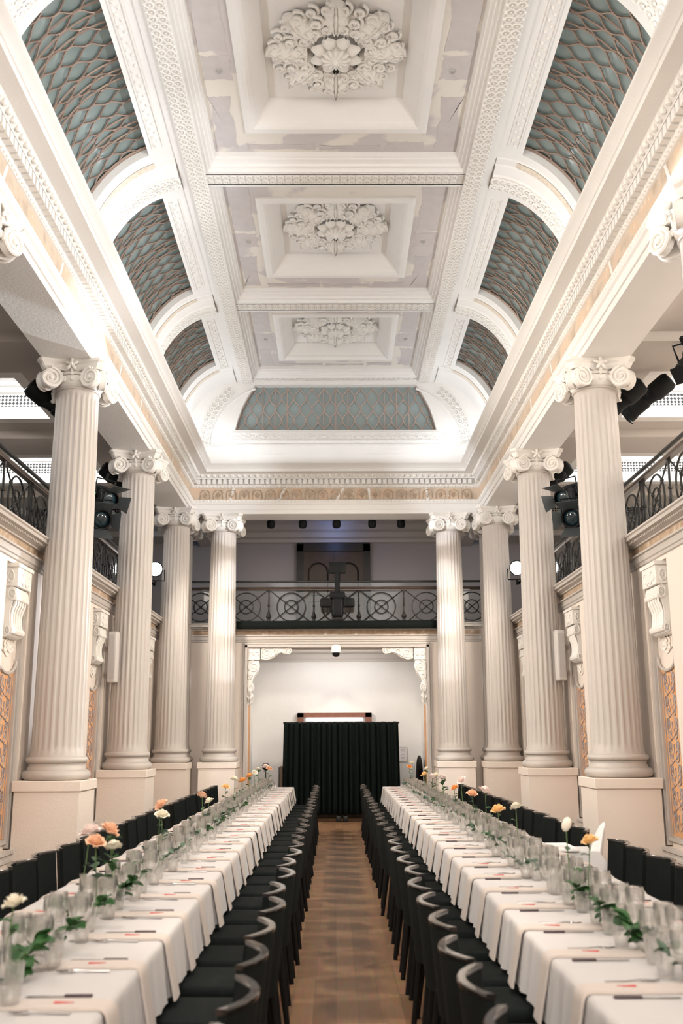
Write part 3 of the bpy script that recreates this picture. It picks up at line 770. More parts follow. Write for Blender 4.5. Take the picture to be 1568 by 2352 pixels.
def abacus_mesh():
    def outline(s):
        pts = []
        for k in range(4):
            a = PI / 2 * k
            m = Matrix.Rotation(a, 3, 'Z')
            pts += [tuple(m @ Vector((.40 * s, -.36 * s, 0))), tuple(m @ Vector((.405 * s, -.33 * s, 0)))]
            for i in range(1, 8):
                q = i / 8; pts.append(tuple(m @ Vector((s * (.395 - .075 * math.sin(PI * q)), s * (-.33 + .66 * q), 0))))
            pts += [tuple(m @ Vector((.405 * s, .33 * s, 0)))]
        return pts
    b = MB()
    b.loft([[(x, y, z) for x, y, _ in outline(k)] for k, z in ((.86, 5.795), (.90, 5.82), (.93, 5.845), (.935, 5.86), (1.0, 5.885), (1.0, SOFF))], True)
    return b
def capital_bell():
    b = MB()
    b.lathe([(.246, 5.615), (.262, 5.63), (.285, 5.66), (.30, 5.70), (.30, 5.735), (.27, 5.745), (.27, 5.80)], 36)
    for i in range(20):
        a = 2 * PI * i / 20; b.ball((.292 * math.cos(a), .292 * math.sin(a), 5.70), .036, 6, 5, (.75, .75, 1.1))
    b.torus((0, 0, 5.765), .285, .022, seg=32, sub=6)
    return b
def volute_mesh(mir):
    """one scroll facing -y, centred at x = mir * .235"""
    b = MB(); c = Vector((mir * .235, 0, 5.685)); ax = Vector((1, 0, 0))
    n = 22
    b.tube([c + Vector((0, .02, 0)), c + Vector((0, -.045, 0))], [.118, .112], 24)
    for yo, rr, rt in ((-.05, .112, .02),):
        pts, rs = spiral(c + Vector((0, yo, 0)), ax, mir, rr, 2.2, 46, rt); b.tube(pts, rs, 6)
    b.ball(c + Vector((0, -.05, 0)), .026, 8, 5)
    # band curling in from the middle of the face
    pts = [Vector((mir * x, -.03, z)) for x, z in ((.04, 5.80), (.12, 5.812), (.2, 5.806), (.255, 5.795))]; b.tube(pts, .018, 6)
    b.tube([Vector((mir * .125, -.05, 5.72)), Vector((mir * .10, -.05, 5.70)), Vector((mir * .11, -.04, 5.665)), Vector((mir * .13, -.03, 5.64))], [.015, .022, .018, .008], 6)
    b.ball((mir * .122, -.05, 5.745), .02, 6, 4); b.ball((mir * .106, -.045, 5.685), .018, 6, 4)
    return b
def fleuron_mesh():
    b = MB()
    for k in range(5):
        a = PI / 2 + 2 * PI * k / 5
        o = MB().ball((0, 0, 0), .045, 6, 5, (.45, .4, 1)); b.merge(o, Matrix.Translation((0, -.375, 5.855)) @ Matrix.Rotation(-a + PI / 2, 4, 'Y') @ Matrix.Translation((0, 0, .042)))
    b.ball((0, -.385, 5.855), .025, 6, 4); b.ball((0, -.35, 5.795), .035, 6, 4, (.6, .5, 1.2)); b.ball((0, -.33, 5.755), .024, 6, 4)
    return b
def make_column(label):
    t = thing('fluted_column', label, 'column', group='fluted columns of the hall')
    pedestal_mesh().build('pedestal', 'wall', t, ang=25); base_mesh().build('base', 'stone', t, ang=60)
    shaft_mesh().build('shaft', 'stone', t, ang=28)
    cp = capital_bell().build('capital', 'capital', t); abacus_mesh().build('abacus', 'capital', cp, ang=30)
    vm = {m: volute_mesh(m).mesh('volute', 'capital') for m in (-1, 1)}; fm = fleuron_mesh().mesh('fleuron', 'capital')
    for k in range(4):
        for m in (-1, 1):
            o = bpy.data.objects.new('volute', vm[m]); COL.objects.link(o); o.parent = cp
            o.matrix_local = Matrix.Rotation(PI / 2 * k, 4, 'Z') @ Matrix.Translation((m * .005, -.315, 0)) @ Matrix.Translation((m * .235, 0, 0)) @ Matrix.Rotation(-m * R(24), 4, 'Z') @ Matrix.Translation((-m * .235, 0, 0))
        o = bpy.data.objects.new('fleuron', fm); COL.objects.link(o); o.parent = cp
        o.matrix_local = Matrix.Rotation(PI / 2 * k, 4, 'Z') @ Matrix.Translation((0, .03, 0))
    return t
col0 = make_column('fluted cream column whose capital peeks in at the upper left edge')
col0.location = (X(-1, COLX), COLY[0], 0)
specs = [(1, 0, 'fluted column whose glaring white capital peeks in at upper right edge'),
         (-1, 1, 'tall fluted column in front on the left, beside the big fresnel lanterns'),
         (1, 1, 'tall fluted column in front on the right, behind the white high chair'),
         (-1, 2, 'second whole fluted column from the front on the left side, with speaker'),
         (1, 2, 'second whole fluted column from the front on the right side, with speaker'),
         (-1, 3, 'third fluted column of the left side, beside the lit round lamp'),
         (1, 3, 'third fluted column of the right side, beside the lit round lamp')]
for s, i, l in specs: dup(col0, (X(s, COLX), COLY[i], 0), 0, l)
for s, l in ((-1, 'bright fluted end column standing left of the black curtain'), (1, 'bright fluted end column standing right of the black curtain')):
    dup(col0, (X(s, 2.235), 19.45, 0), 0, l)
for s, l in ((-1, 'half hidden corner column behind the left row, beside end gallery'), (1, 'half hidden corner column behind the right row, beside end gallery')):
    dup(col0, (X(s, 3.14), 19.75, 0), 0, l)

# ---- ceiling rosettes
def leaf_relief(L, W_, h, lobes, curl=.3):
    b = MB(); nu, nv = 30, 16
    def fn(u, v):
        w_ = W_ * (math.sin(PI * min(1, u * .92 + .08)) ** .7) * (1 + .36 * abs(math.sin(PI * lobes * u)))
        y = (v - .5) * 2; e = 1 - y * y
        z = -(h * (e ** .6) * (.35 + .65 * math.sin(PI * (.15 + .8 * u))) + .018 * math.cos(7 * PI * y) * e - .010 * (math.exp(-(y / .16) ** 2)))
        z -= .030 * math.sin(2 * PI * lobes * u + 4.5 * abs(y)) * e * min(1, abs(y) * 2.2)
        z -= h * curl * max(0, u - .72) * 3 * e
        return (L * u, w_ * y, z)
    return b.grid(fn, nu, nv)
def scroll_relief(r, h):
    b = MB(); pts = []; rs = []
    for i in range(26):
        q = i / 25; a = 2 * PI * 1.5 * q; rr = r * 1.08 * (1 - .74 * q); pts.append((rr * math.cos(a), rr * math.sin(a), -h * (.35 + .65 * q))); rs.append(.022 * (1 - .3 * q))
    b.tube(pts, rs, 5); b.ball((0, 0, -h * .6), r * .42, 8, 5, (1, 1, .8)); return b
def make_rosette(label):
    t = thing('ceiling_rosette', label, 'ceiling rosette', group='acanthus rosettes on the ceiling')
    ctr = MB()
    ctr.lathe([(.0, -.20), (.05, -.195), (.10, -.165), (.13, -.12), (.16, -.05), (.17, 0)], 24)
    for k in range(12):
        a = 2 * PI * k / 12; o = MB().ball((0, 0, 0), .045, 6, 5, (1.5, .55, .9)); ctr.merge(o, Matrix.Rotation(a, 4, 'Z') @ Matrix.Translation((.10, 0, -.15)))
    ctr.ball((0, 0, -.19), .04, 8, 5); ctr.build('centre', 'ornament', t)
    big = leaf_relief(.46, .135, .13, 4).mesh('acanthus_leaf', 'ornament', ang=60); mid = leaf_relief(.36, .10, .10, 3).mesh('acanthus_leaf', 'ornament', ang=60)
    pet = MB().grid(lambda u, v: (.09 + .20 * u, (v - .5) * .17 * math.sin(PI * (.12 + .8 * u)), -.06 - .075 * (1 - (2 * v - 1) ** 2) * math.sin(PI * (.1 + .8 * u)) - .02 * u), 10, 8).mesh('petal', 'ornament', ang=60)
    sm = scroll_relief(.075, .09).mesh('scroll', 'ornament')
    def put(me, nm, a, r, z=0, rz=0):
        o = bpy.data.objects.new(nm, me); COL.objects.link(o); o.parent = t
        o.matrix_local = Matrix.Rotation(a, 4, 'Z') @ Matrix.Translation((r, 0, z)) @ Matrix.Rotation(rz, 4, 'Z')
    for k in range(8):
        a = 2 * PI * (k + .5) / 8
        put(big, 'acanthus_leaf', a + PI / 8, .31, -.01); put(mid, 'acanthus_leaf', a, .26, 0); put(pet, 'petal', a, .0, -.01)
        put(sm, 'scroll', a + .17, .40, -.03); put(sm, 'scroll', a - .17, .40, -.03)
        put(sm, 'scroll', a, .66, 0); put(sm, 'scroll', a, .53, -.04); put(sm, 'scroll', a + PI / 8 + .14, .655, 0); put(sm, 'scroll', a + PI / 8 - .14, .655, 0)
    return t
ros = make_rosette('huge acanthus rosette in the nearest ceiling coffer, cut by the top edge')
for i, (ya, yb) in enumerate(BAYS):
    p = (CX, (ya + yb) / 2, 8.985)
    if i == 0: ros.location = p
    else: dup(ros, p, 0, ['', 'acanthus rosette in the middle ceiling coffer', 'farthest acanthus rosette, in the coffer next to the end lunette'][i])

# ---- console brackets and painted panels on the lower side walls
def make_console():
    t = thing('console_bracket', 'x', 'bracket', group='scrolled brackets under the gallery')
    # built against a wall at x = 0, projecting to +x, centred on y = 0
    b = MB()
    prof = [(0, 3.18)] + [(.17 + .07 * math.cos(a), 3.10 + .075 * math.sin(a)) for a in [R(q) for q in range(90, -100, -20)]]
    prof += [(.15, 2.98), (.13, 2.90), (.145, 2.80), (.165, 2.74), (.15, 2.68), (.10, 2.655), (0, 2.65)]
    b.prism([(p[0], p[1]) for p in prof], 'y', -.145, .145)
    for y in (-.11, -.055, 0, .055, .11):
        b.tube([(.205 if z > 3 else x, y, z) for x, z in ((.24, 3.06), (.205, 3.0), (.165, 2.95), (.14, 2.88), (.15, 2.8), (.175, 2.73))], .022, 5)
    for y in (-.15, .15):
        for c, r in (((.17, y, 3.10), .07), ((.12, y, 2.72), .045)):
            pts, rs = spiral(c, (1, 0, 0), 1, r, 1.7, 26, .012); b.tube(pts, rs, 5)
    b.tube([(.17, -.155, 2.72), (.17, .155, 2.72)], .035, 8); b.tube([(.225, -.155, 3.06), (.225, .155, 3.06)], .028, 8)
    b.build('scroll_body', 'capital', t)
    l = MB()
    for y, q in ((-.07, .8), (0, 1), (.07, .8)):
        o = leaf_relief(.20 * q, .07, .07, 2); l.merge(o, Matrix.Translation((.02, y, 2.66)) @ Matrix.Rotation(R(90), 4, 'Y') @ Matrix.Rotation(PI, 4, 'X') @ Matrix.Scale(-1, 4, (0, 0, 1)))
    l.build('leaf_drop', 'capital', t, ang=60)
    c = MB(); c.box(0, .26, -.165, .165, 3.18, 3.40); c.box(0, .285, -.185, .185, 3.38, 3.42)
    c.torus((.262, -.08, 3.28), .05, .014, 'x', 12, 5); c.torus((.262, .08, 3.28), .05, .014, 'x', 12, 5); c.ball((.262, 0, 3.28), .05, 8, 5, (.4, .8, 1.3))
    for k in range(5):
        a = R(-60 + 30 * k); c.ball((.27, .05 * math.sin(a), 3.20 + .05 * math.cos(a)), .028, 6, 4, (.5, .6, 1.3))
    for y in (-.165, .165): c.torus((.13, y, 3.28), .06, .012, 'y', 12, 5); c.ball((.13, y, 3.28), .03, 6, 4, (1, .4, 1))
    c.build('cap_block', 'capital', t, ang=30)
    for o in t.children: o.scale = (.56, 1.42, 1)
    return t
def make_panel():
    t = thing('painted_panel', 'x', 'painted panel', group='orange painted wall panels')
    b = MB(); b.prism([(-.27, .60), (.27, .60), (.27, 2.40)] + [(.27 * math.cos(R(a)), 2.40 - .13 * math.sin(R(a))) for a in range(15, 180, 15)] + [(-.27, 2.40)], 'x', 0, .008)
    b.build('field', 'orange', t, smooth=False)
    f = MB()
    for y in (-.295, .295): f.box(0, .035, y - .02, y + .02, .55, 2.45)
    f.box(0, .035, -.315, .315, .545, .585)
    f.tube([(.02, .285 * math.cos(R(a)), 2.43 - .14 * math.sin(R(a))) for a in range(0, 181, 15)], .018, 6)
    for y in (-.345, .345): f.box(0, .055, y - .025, y + .025, .50, 3.35)
    f.build('frame', 'stone', t, smooth=False)
    sc = MB()
    for k in range(7):
        z = .66 + k * .235
        for m in (-1, 1):
            for (cy, cz, r, d) in ((.085, .05, .055, 1), (.13, .15, .05, -1)):
                pts, rs = spiral((.012, m * cy, z + cz), (0, 1, 0), m * d, r, 1.4, 16, .0065, .3, -PI / 2); sc.tube(pts, rs, 4)
            sc.tube([(.012, m * .02, z), (.012, m * .16, z + .08), (.012, m * .11, z + .19), (.012, 0, z + .235)], [.005, .008, .008, .004], 4)
        sc.tube([(.012, 0, z + .06), (.012, 0, z + .16)], [.004, .012], 4)
    for y in (-.215, .215): sc.tube([(.011, y, .62), (.011, y, 2.28)], .007, 4)
    sc.build('scrollwork', 'greyline', t)
    return t
con, pan_ = make_console(), make_panel()
first = True
for s in (-1, 1):
    side = 'left' if s < 0 else 'right'
    for i in (1, 2, 3):
        for q, yc in ((-1, COLY[i] - .655), (1, COLY[i - 1] + .655)):
            which = ['', 'front', 'second', 'third'][i]
            w1 = 'before the %s whole column on the %s' % (which, side) if q < 0 else ('past the column at the %s picture edge' % side if i == 1 else 'just past the %s whole column on the %s' % (['', '', 'front', 'second'][i], side))
            la = 'carved scroll bracket under the gallery ' + w1; lb = 'orange scroll-painted wall panel ' + w1
            p = (X(s, 3.497), yc, -.004); rz = PI if s > 0 else 0
            if first:
                for o, l in ((con, la), (pan_, lb)): o.location = p; o.rotation_euler = (0, 0, rz); o['label'] = l
                first = False
            else: dup(con, p, rz, la); dup(pan_, p, rz, lb)

# ---- corner brackets of the end recess
def make_corner():
    t = thing('corner_bracket', 'x', 'bracket', group='brackets in the recess corners')
    # corner at origin, x to the middle of the opening, z down; thickness along y
    b = MB()
    b.box(0, .24, -.05, .05, -.24, 0)
    for c in ((.07, -.12), (.17, -.12)): b.torus((c[0], -.055, c[1]), .035, .012, 'y', 12, 5)
    b.build('corner_block', 'capital', t, ang=25)
    def arm(flip):
        a = MB()
        P = (lambda x, z, y=-.0: (-z, y, -x)) if flip else (lambda x, z, y=0: (x, y, z))
        prof = [(.26, 0), (.84 if not flip else .80, 0), (.86, -.05), (.82, -.12), (.74, -.12), (.66, -.10), (.58, -.14), (.48, -.21), (.36, -.24), (.26, -.22)]
        q = [(P(x, z)[0], P(x, z)[2]) for x, z in prof]; a.prism(q, 'y', -.045, .045)
        for (cx, cz, r, d) in ((.37, -.115, .10, 1), (.79, -.065, .06, -1), (.56, -.07, .05, 1)):
            c = P(cx, cz, -.055); pts, rs = spiral(c, (1, 0, 0), d, r, 1.8, 24, .014); a.tube(pts, rs, 5)
        a.tube([P(.44, -.2, -.05), P(.56, -.12, -.055), (P(.68, -.08, -.055))], .016, 5)
        return a
    arm(False).build('horizontal_scroll', 'capital', t); arm(True).build('vertical_scroll', 'capital', t)
    d = leaf_relief(.26, .06, .05, 2); l = MB().merge(d, Matrix.Translation((.05, -.02, -.86)) @ Matrix.Rotation(R(90), 4, 'Y') @ Matrix.Rotation(R(-90), 4, 'X')); l.build('leaf_drop', 'capital', t, ang=60)
    return t
cb = make_corner(); cb['label'] = 'carved corner bracket in the upper left corner of the end recess'
cb.location = (EX - EH + .004, 19.86, 3.356)
c2 = dup(cb, (EX + EH - .004, 19.86, 3.356), 0, 'carved corner bracket in the upper right corner of the end recess'); c2.scale = (-1, 1, 1)

# ================================================================== gallery balustrades
def baluster_mesh():
    b = MB(); b.box(-.045, .045, -.045, .045, .0, .06)
    b.lathe([(.028, .06), (.034, .09), (.022, .115), (.05, .15), (.052, .17), (.03, .21), (.016, .28), (.015, .36), (.026, .37), (.026, .385), (.014, .40), (.013, .63), (.02, .65), (.024, .69)], 10)
    return b
def medallion_mesh(w_):
    b = MB(); c = (0, 0, .355)
    b.torus(c, .285, .012, 'y', 28, 6); b.torus(c, .135, .012, 'y', 20, 6)
    for m in (-1, 1):
        b.tube([(-m * (w_ / 2 - .02), 0, .02), (m * (w_ / 2 - .02), 0, .69)], .010, 5)
        for q in (-1, 1):
            for r in (.285, .135):
                a = math.atan2(.335, w_ / 2 - .02); b.ball((q * m * r * math.cos(a), 0, .355 + q * r * math.sin(a)), .024, 6, 5)
    b.ball(c, .026, 6, 5)
    return b
def balustrade(label, L, n, loc, rz, glass_dy):
    t = thing('balustrade', label, 'balustrade', loc, rz, group='iron balustrades of the gallery')
    w_ = L / n
    b = MB(); b.box(-L / 2, L / 2, -.035, .035, .69, .70); b.tube([(-L / 2, 0, .725), (L / 2, 0, .725)], .034, 8); b.build('handrail', 'handrail', t)
    MB().box(-L / 2, L / 2, -.012, .012, .018, .034).build('bottom_rail', 'iron', t, smooth=False)
    bm_, mm = baluster_mesh().mesh('baluster', 'iron'), medallion_mesh(w_).mesh('ring_panel', 'iron')
    for k in range(n + 1):
        o = bpy.data.objects.new('baluster', bm_); COL.objects.link(o); o.parent = t; o.location = (min(max(-L / 2 + k * w_, -L / 2 + .05), L / 2 - .05), 0, 0)
        if k < n:
            o = bpy.data.objects.new('ring_panel', mm); COL.objects.link(o); o.parent = t; o.location = (-L / 2 + (k + .5) * w_, 0, 0)
    MB().box(-L / 2, L / 2, glass_dy - .005, glass_dy + .005, .0, .86).build('glass_guard', 'pane', t, smooth=False)
    MB().rbox(-L / 2, L / 2, glass_dy - .02, glass_dy + .02, .86, .90, .008, 1).build('guard_rail', 'iron', t)
    return t
for s in (-1, 1):
    sd = 'left' if s < 0 else 'right'
    for i, w1 in ((1, 'nearest bay, cut by the picture edge'), (2, 'middle bay, behind the big fresnel lanterns'), (3, 'far bay, under the lit round lamp')):
        balustrade('black iron ring balustrade on the %s gallery, %s' % (sd, w1), 3.78, 4, (X(s, 3.56), (COLY[i] + COLY[i - 1]) / 2, LEDGE), R(90) if s > 0 else R(-90), -.07 if s > 0 else -.07)
balustrade('black iron ring balustrade across the end gallery above the recess', 4.52, 5, (CX, 19.9, LEDGE), 0, .09)
balustrade('short iron balustrade left of the left bright end column', .84, 1, (X(-1, 2.72), 19.9, LEDGE), 0, .09)
balustrade('short iron balustrade right of the right bright end column', .84, 1, (X(1, 2.72), 19.9, LEDGE), 0, .09)
b = MB(); n = 60
b.grid(lambda u, v: (X(-1, 1.97) + 3.94 * u, 19.60 + .004 * math.sin(u * 90), 3.70 + .16 * v), n, 2)
o = b.build('cloth_skirt', 'leather'); tag(o, 'black cloth strip masking the foot of the end balustrade', 'cloth strip')
o.modifiers.new('thickness', 'SOLIDIFY').thickness = .012

# ================================================================== theatre lanterns
def fresnel(label, loc, target, group, scale=1, clampz=None):
    t = thing('fresnel_lantern', label, 'stage light', loc, 0, group)
    b = MB(); b.rbox(-.13, .13, -.14, .14, -.34, .10, .04, 3)
    for k in range(6): b.box(-.135, .135, -.145, .145, -.28 + .05 * k, -.265 + .05 * k)
    body = b.build('body', 'lantern', t, ang=30)
    l = MB(); l.lathe([(0, .12), (.06, .118), (.10, .105), (.115, .09)], 20, caps=False); l.build('lens', 'skyblue', t)
    r = MB(); r.lathe([(.118, .08), (.14, .08), (.145, .13), (.135, .145), (.118, .14)], 24, caps=False); r.build('front_ring', 'lantern', t)
    for k, (w_, h_) in enumerate(((.12, .20), (.10, .17), (.12, .20), (.10, .17))):
        d = MB(); d.prism([(-w_ * .8, 0), (w_ * .8, 0), (w_ * 1.25, h_), (-w_ * 1.25, h_)], 'z', 0, .004)
        o = d.build('barn_door', 'blade', t, smooth=False)
        o.matrix_local = Matrix.Rotation(PI / 2 * k, 4, 'Z') @ Matrix.Translation((0, .135, .14)) @ Matrix.Rotation(R(58), 4, 'X')
    y = MB(); y.tube([(-.17, 0, -.06), (-.17, -.0, -.06), (-.17, .26, -.10), (.17, .26, -.10), (.17, 0, -.06)], .013, 6); y.ball((-.155, 0, -.06), .03, 6, 4); y.ball((.155, 0, -.06), .03, 6, 4)
    y.tube([(0, .26, -.10), (0, .36, -.11)], .02, 8); y.build('yoke', 'lantern', t)
    d = (Vector(target) - Vector(loc)).normalized()
    zc = d; up = Vector((0, 0, 1)); yc = (up - zc * up.dot(zc)).normalized(); xc = yc.cross(zc)
    t.matrix_world = Matrix.Translation(loc) @ Matrix((xc, yc, zc)).transposed().to_4x4() @ Matrix.Scale(scale, 4)
    return t
def profile_lantern(label, loc, target, group, lit=False, roll=0):
    t = thing('profile_lantern', label, 'stage light', loc, 0, group)
    b = MB(); b.lathe([(.0, -.34), (.10, -.33), (.125, -.28), (.125, -.08), (.10, -.04), (.09, .02), (.09, .06), (.10, .07), (.10, .28), (.108, .28), (.108, .36), (.096, .36)], 18, caps=False); b.build('body', 'lantern', t, ang=30)
    MB().lathe([(0, .352), (.095, .348)], 16, caps=False).build('lens', 'lamp_on' if lit else 'skyblue', t)
    f = MB(); f.box(-.10, .10, -.10, .10, .375, .39); f.build('colour_frame', 'lantern', t)
    y = MB(); y.tube([(-.15, 0, 0), (-.15, .2, -.02), (.15, .2, -.02), (.15, 0, 0)], .012, 6); y.ball((-.14, 0, 0), .03, 6, 4); y.ball((.14, 0, 0), .03, 6, 4)
    y.box(-.03, .03, .19, .28, -.05, .01); y.build('yoke', 'lantern', t)
    d = (Vector(target) - Vector(loc)).normalized(); up = Vector((0, 0, 1))
    yc = (up - d * up.dot(d)).normalized(); xc = yc.cross(d)
    t.matrix_world = Matrix.Translation(loc) @ Matrix((xc, yc, d)).transposed().to_4x4()
    return t
def parcan(label, loc, target, group):
    t = thing('lit_lantern', label, 'stage light', loc, 0, group)
    b = MB(); b.lathe([(.0, -.22), (.08, -.21), (.12, -.14), (.125, .10), (.14, .10), (.14, .14), (.122, .14)], 20, caps=False); b.build('body', 'lantern', t, ang=30)
    MB().lathe([(0, .135), (.12, .13)], 24, caps=False).build('lens', 'lamp_on', t)
    y = MB(); y.tube([(-.16, 0, 0), (-.16, -.2, 0), (.16, -.2, 0), (.16, 0, 0)], .012, 6); y.tube([(0, -.2, 0), (0, -.3, 0)], .02, 6); y.build('yoke', 'lantern', t)
    d = (Vector(target) - Vector(loc)).normalized(); up = Vector((0, 0, 1))
    yc = (up - d * up.dot(d)).normalized(); xc = yc.cross(d)
    t.matrix_world = Matrix.Translation(loc) @ Matrix((xc, yc, d)).transposed().to_4x4()
    return t
def clamp(t, a, b_, m='lantern'):
    c = MB().tube([a, b_], .022, 8); c.ball(b_, .045, 8, 5); c.ball(a, .03, 8, 5); o = c.build('clamp_arm', m, t); o.matrix_parent_inverse = t.matrix_world.inverted()
G1, G2, G3 = 'big lanterns on the gallery rails', 'lanterns under the gallery ceilings', 'lit lamps on the gallery'
fresnel('upper fresnel lantern with green sticker, left of second left column', (X(-1, 3.36), 14.1, 5.02), (X(-1, 2.3), 13.25, 4.45), G1)
fresnel('lower fresnel lantern facing the tables, above the left balustrade', (X(-1, 3.24), 13.3, 4.54), (X(-1, 2.7), 12.2, 4.2), G1)
fresnel('upper fresnel lantern with spread barn doors, beside second right column', (X(1, 3.36), 14.1, 5.02), (X(1, 2.3), 13.25, 4.45), G1)
fresnel('lower fresnel lantern facing the tables, above the right balustrade', (X(1, 3.24), 13.3, 4.54), (X(1, 2.7), 12.2, 4.2), G1)
st = MB().box(-.05, .05, -.148, -.143, -.12, -.06)
for nm, sx in (('left', -1),):
    o = st.build('sticker', 'green', bpy.data.objects['fresnel_lantern']); o.matrix_local = Matrix.Rotation(R(-90), 4, 'Z')
    o['label'] = 'green and white sticker'
for s, sd in ((-1, 'left'), (1, 'right')):
    profile_lantern('black lantern hung beside the front whole column capital on the %s' % sd, (X(s, 3.50), 11.62, 5.62), (X(s, 2.2), 12.6, 4.6) if s < 0 else (X(s, 2.4), 12.2, 4.7), G2)
    profile_lantern('black lantern hung beside the second whole column capital on the %s' % sd, (X(s, 3.48), 15.38, 5.62), (X(s, 2.4), 16.2, 4.7), G2)
    if s > 0: profile_lantern('small black lantern just behind the front capital on the %s' % sd, (X(s, 3.98), 12.0, 5.82), (X(s, 2.8), 12.9, 4.9), G2)
    parcan('round lamp glowing white between the columns on the %s gallery' % sd, (X(s, 3.30), 18.0, 4.62), (X(s, 2.3), 9.0, 3.9), G3)
    clamp(bpy.data.objects['lit_lantern' + ('' if s < 0 else '.001')], (X(s, 3.33), 18.06, 4.36), (X(s, 3.535), 18.06, 4.50))
profile_lantern('black lantern cut off by the upper right picture edge', (X(1, 4.02), 10.6, 5.78), (X(1, 3.0), 9.6, 4.4), G2)
profile_lantern('second black lantern above it at the upper right picture edge', (X(1, 4.5), 11.0, 5.98), (X(1, 3.5), 10.6, 5.0), G2)
for k, x in enumerate((-1.32, -.66, .04, .78, 1.38)):
    t = thing('track_spotlight', '%s of five small black spotlights in a row under the end beam' % ['leftmost', 'second from left', 'middle', 'second from right', 'rightmost'][k], 'spotlight', (x, 20.2, 5.98), 0, 'row of small spotlights')
    b = MB(); b.lathe([(.0, -.13), (.06, -.125), (.085, -.09), (.085, .02), (.03, .05)], 14); b.build('head', 'lantern', t)
    MB().tube([(0, 0, .04), (0, 0, .80)], .012, 6).build('rod', 'lantern', t)
# moving head projector lamp in the middle of the end gallery
t = thing('moving_head_light', 'black moving head light hanging before the middle of the end balustrade', 'stage light', (.05, 19.55, 0))
b = MB(); b.rbox(-.17, .17, -.02, .10, 4.80, 5.02, .02, 2); b.build('mount_box', 'lantern', t)
b = MB(); b.rbox(-.05, .05, -.02, .05, 4.40, 4.82, .012, 1); b.build('post', 'lantern', t)
b = MB(); b.rbox(-.15, .15, -.10, .12, 4.29, 4.42, .03, 2); b.build('base', 'lantern', t)
for s in (-1, 1):
    b = MB(); b.rbox(min(s * .12, s * .34), max(s * .12, s * .34), -.10, .10, 4.12, 4.29, .03, 2); b.build('arm', 'lantern', t)
b = MB(); b.rbox(-.115, .115, -.12, .12, 3.92, 4.30, .05, 3); hd = b.build('head', 'lantern', t)
MB().lathe([(0, .0), (.07, .0), (.085, -.012)], 18, (0, 0, 3.92)).build('lens_rim', 'silver', hd)
# column speakers
for s, sd in ((-1, 'left'), (1, 'right')):
    t = thing('column_speaker', 'slim pale column speaker mounted on the second whole %s column' % sd, 'speaker', (X(s, 3.26), 14.64, 2.40), R(12 * s), 'slim column speakers')
    b = MB(); b.rbox(-.068, .068, -.07, .07, 0, .74, .025, 3); b.build('housing', 'speaker', t)
    MB().rbox(-.052, .052, -.076, -.06, .05, .69, .01, 1).build('grille', 'speakergrille', t)
    m = MB(); m.box(-.02, .02, .06, .15, .15, .22); m.box(-.02, .02, .06, .15, .52, .59); m.build('bracket', 'speaker', t, smooth=False)

# ================================================================== end gallery and recess
def door_leafs(t, x0, x1, y, z0, z1, m, arch):
    mid = (x0 + x1) / 2
    for a, c in ((x0, mid - .004), (mid + .004, x1)):
        b = MB(); b.box(a, c, y, y + .05, z0, z1); lf = b.build('leaf', m, t, smooth=False)
        p = MB(); ca = (a + c) / 2; hw = (c - a) / 2 - .13
        if arch:
            pts = [(ca - hw, y - .008, z0 + 1.1)] + [(ca - hw * math.cos(PI * i / 12), y - .008, z1 - .28 - hw + hw * math.sin(PI * i / 12)) for i in range(13)] + [(ca + hw, y - .008, z0 + 1.1)]
            p.tube(pts + [pts[0]], .022, 5)
            p.tube([(ca - hw, y - .008, z0 + .2), (ca + hw, y - .008, z0 + .2), (ca + hw, y - .008, z0 + .95), (ca - hw, y - .008, z0 + .95), (ca - hw, y - .008, z0 + .2)], .02, 5)
        else:
            for zz in ((z0 + .2, z0 + .9), (z0 + 1.05, z1 - .15)): p.tube([(ca - hw, y - .008, zz[0]), (ca + hw, y - .008, zz[0]), (ca + hw, y - .008, zz[1]), (ca - hw, y - .008, zz[1]), (ca - hw, y - .008, zz[0])], .016, 5)
        p.build('panel_moulding', 'darkwood', lf)
t = bpy.data.objects.new('door_1', None); COL.objects.link(t); struct(t)
b = MB(); b.box(-.90, -.74, 23.2, 23.3, 3.78, 6.1); b.box(.68, .84, 23.2, 23.3, 3.78, 6.1); b.box(-.90, .84, 23.2, 23.3, 5.92, 6.12); b.build('frame', 'darkwood', t, smooth=False)
door_leafs(t, -.74, .68, 23.23, 3.78, 5.92, 'oak', True)
t = bpy.data.objects.new('door_2', None); COL.objects.link(t); struct(t)
b = MB(); b.box(-.79, -.66, 21.2, 21.3, 0, 2.12); b.box(.63, .76, 21.2, 21.3, 0, 2.12); b.box(-.79, .76, 21.2, 21.3, 2.03, 2.12); b.build('frame', 'redwood', t, smooth=False)
door_leafs(t, -.66, .63, 21.255, 0, 1.93, 'oak', False)
b = MB(); b.box(-.61, .58, 21.17, 21.25, 1.955, 2.015); o = b.build('tube_light', 'tube_on'); tag(o, 'long white strip lamp under the wooden door head above the curtain', 'strip light')
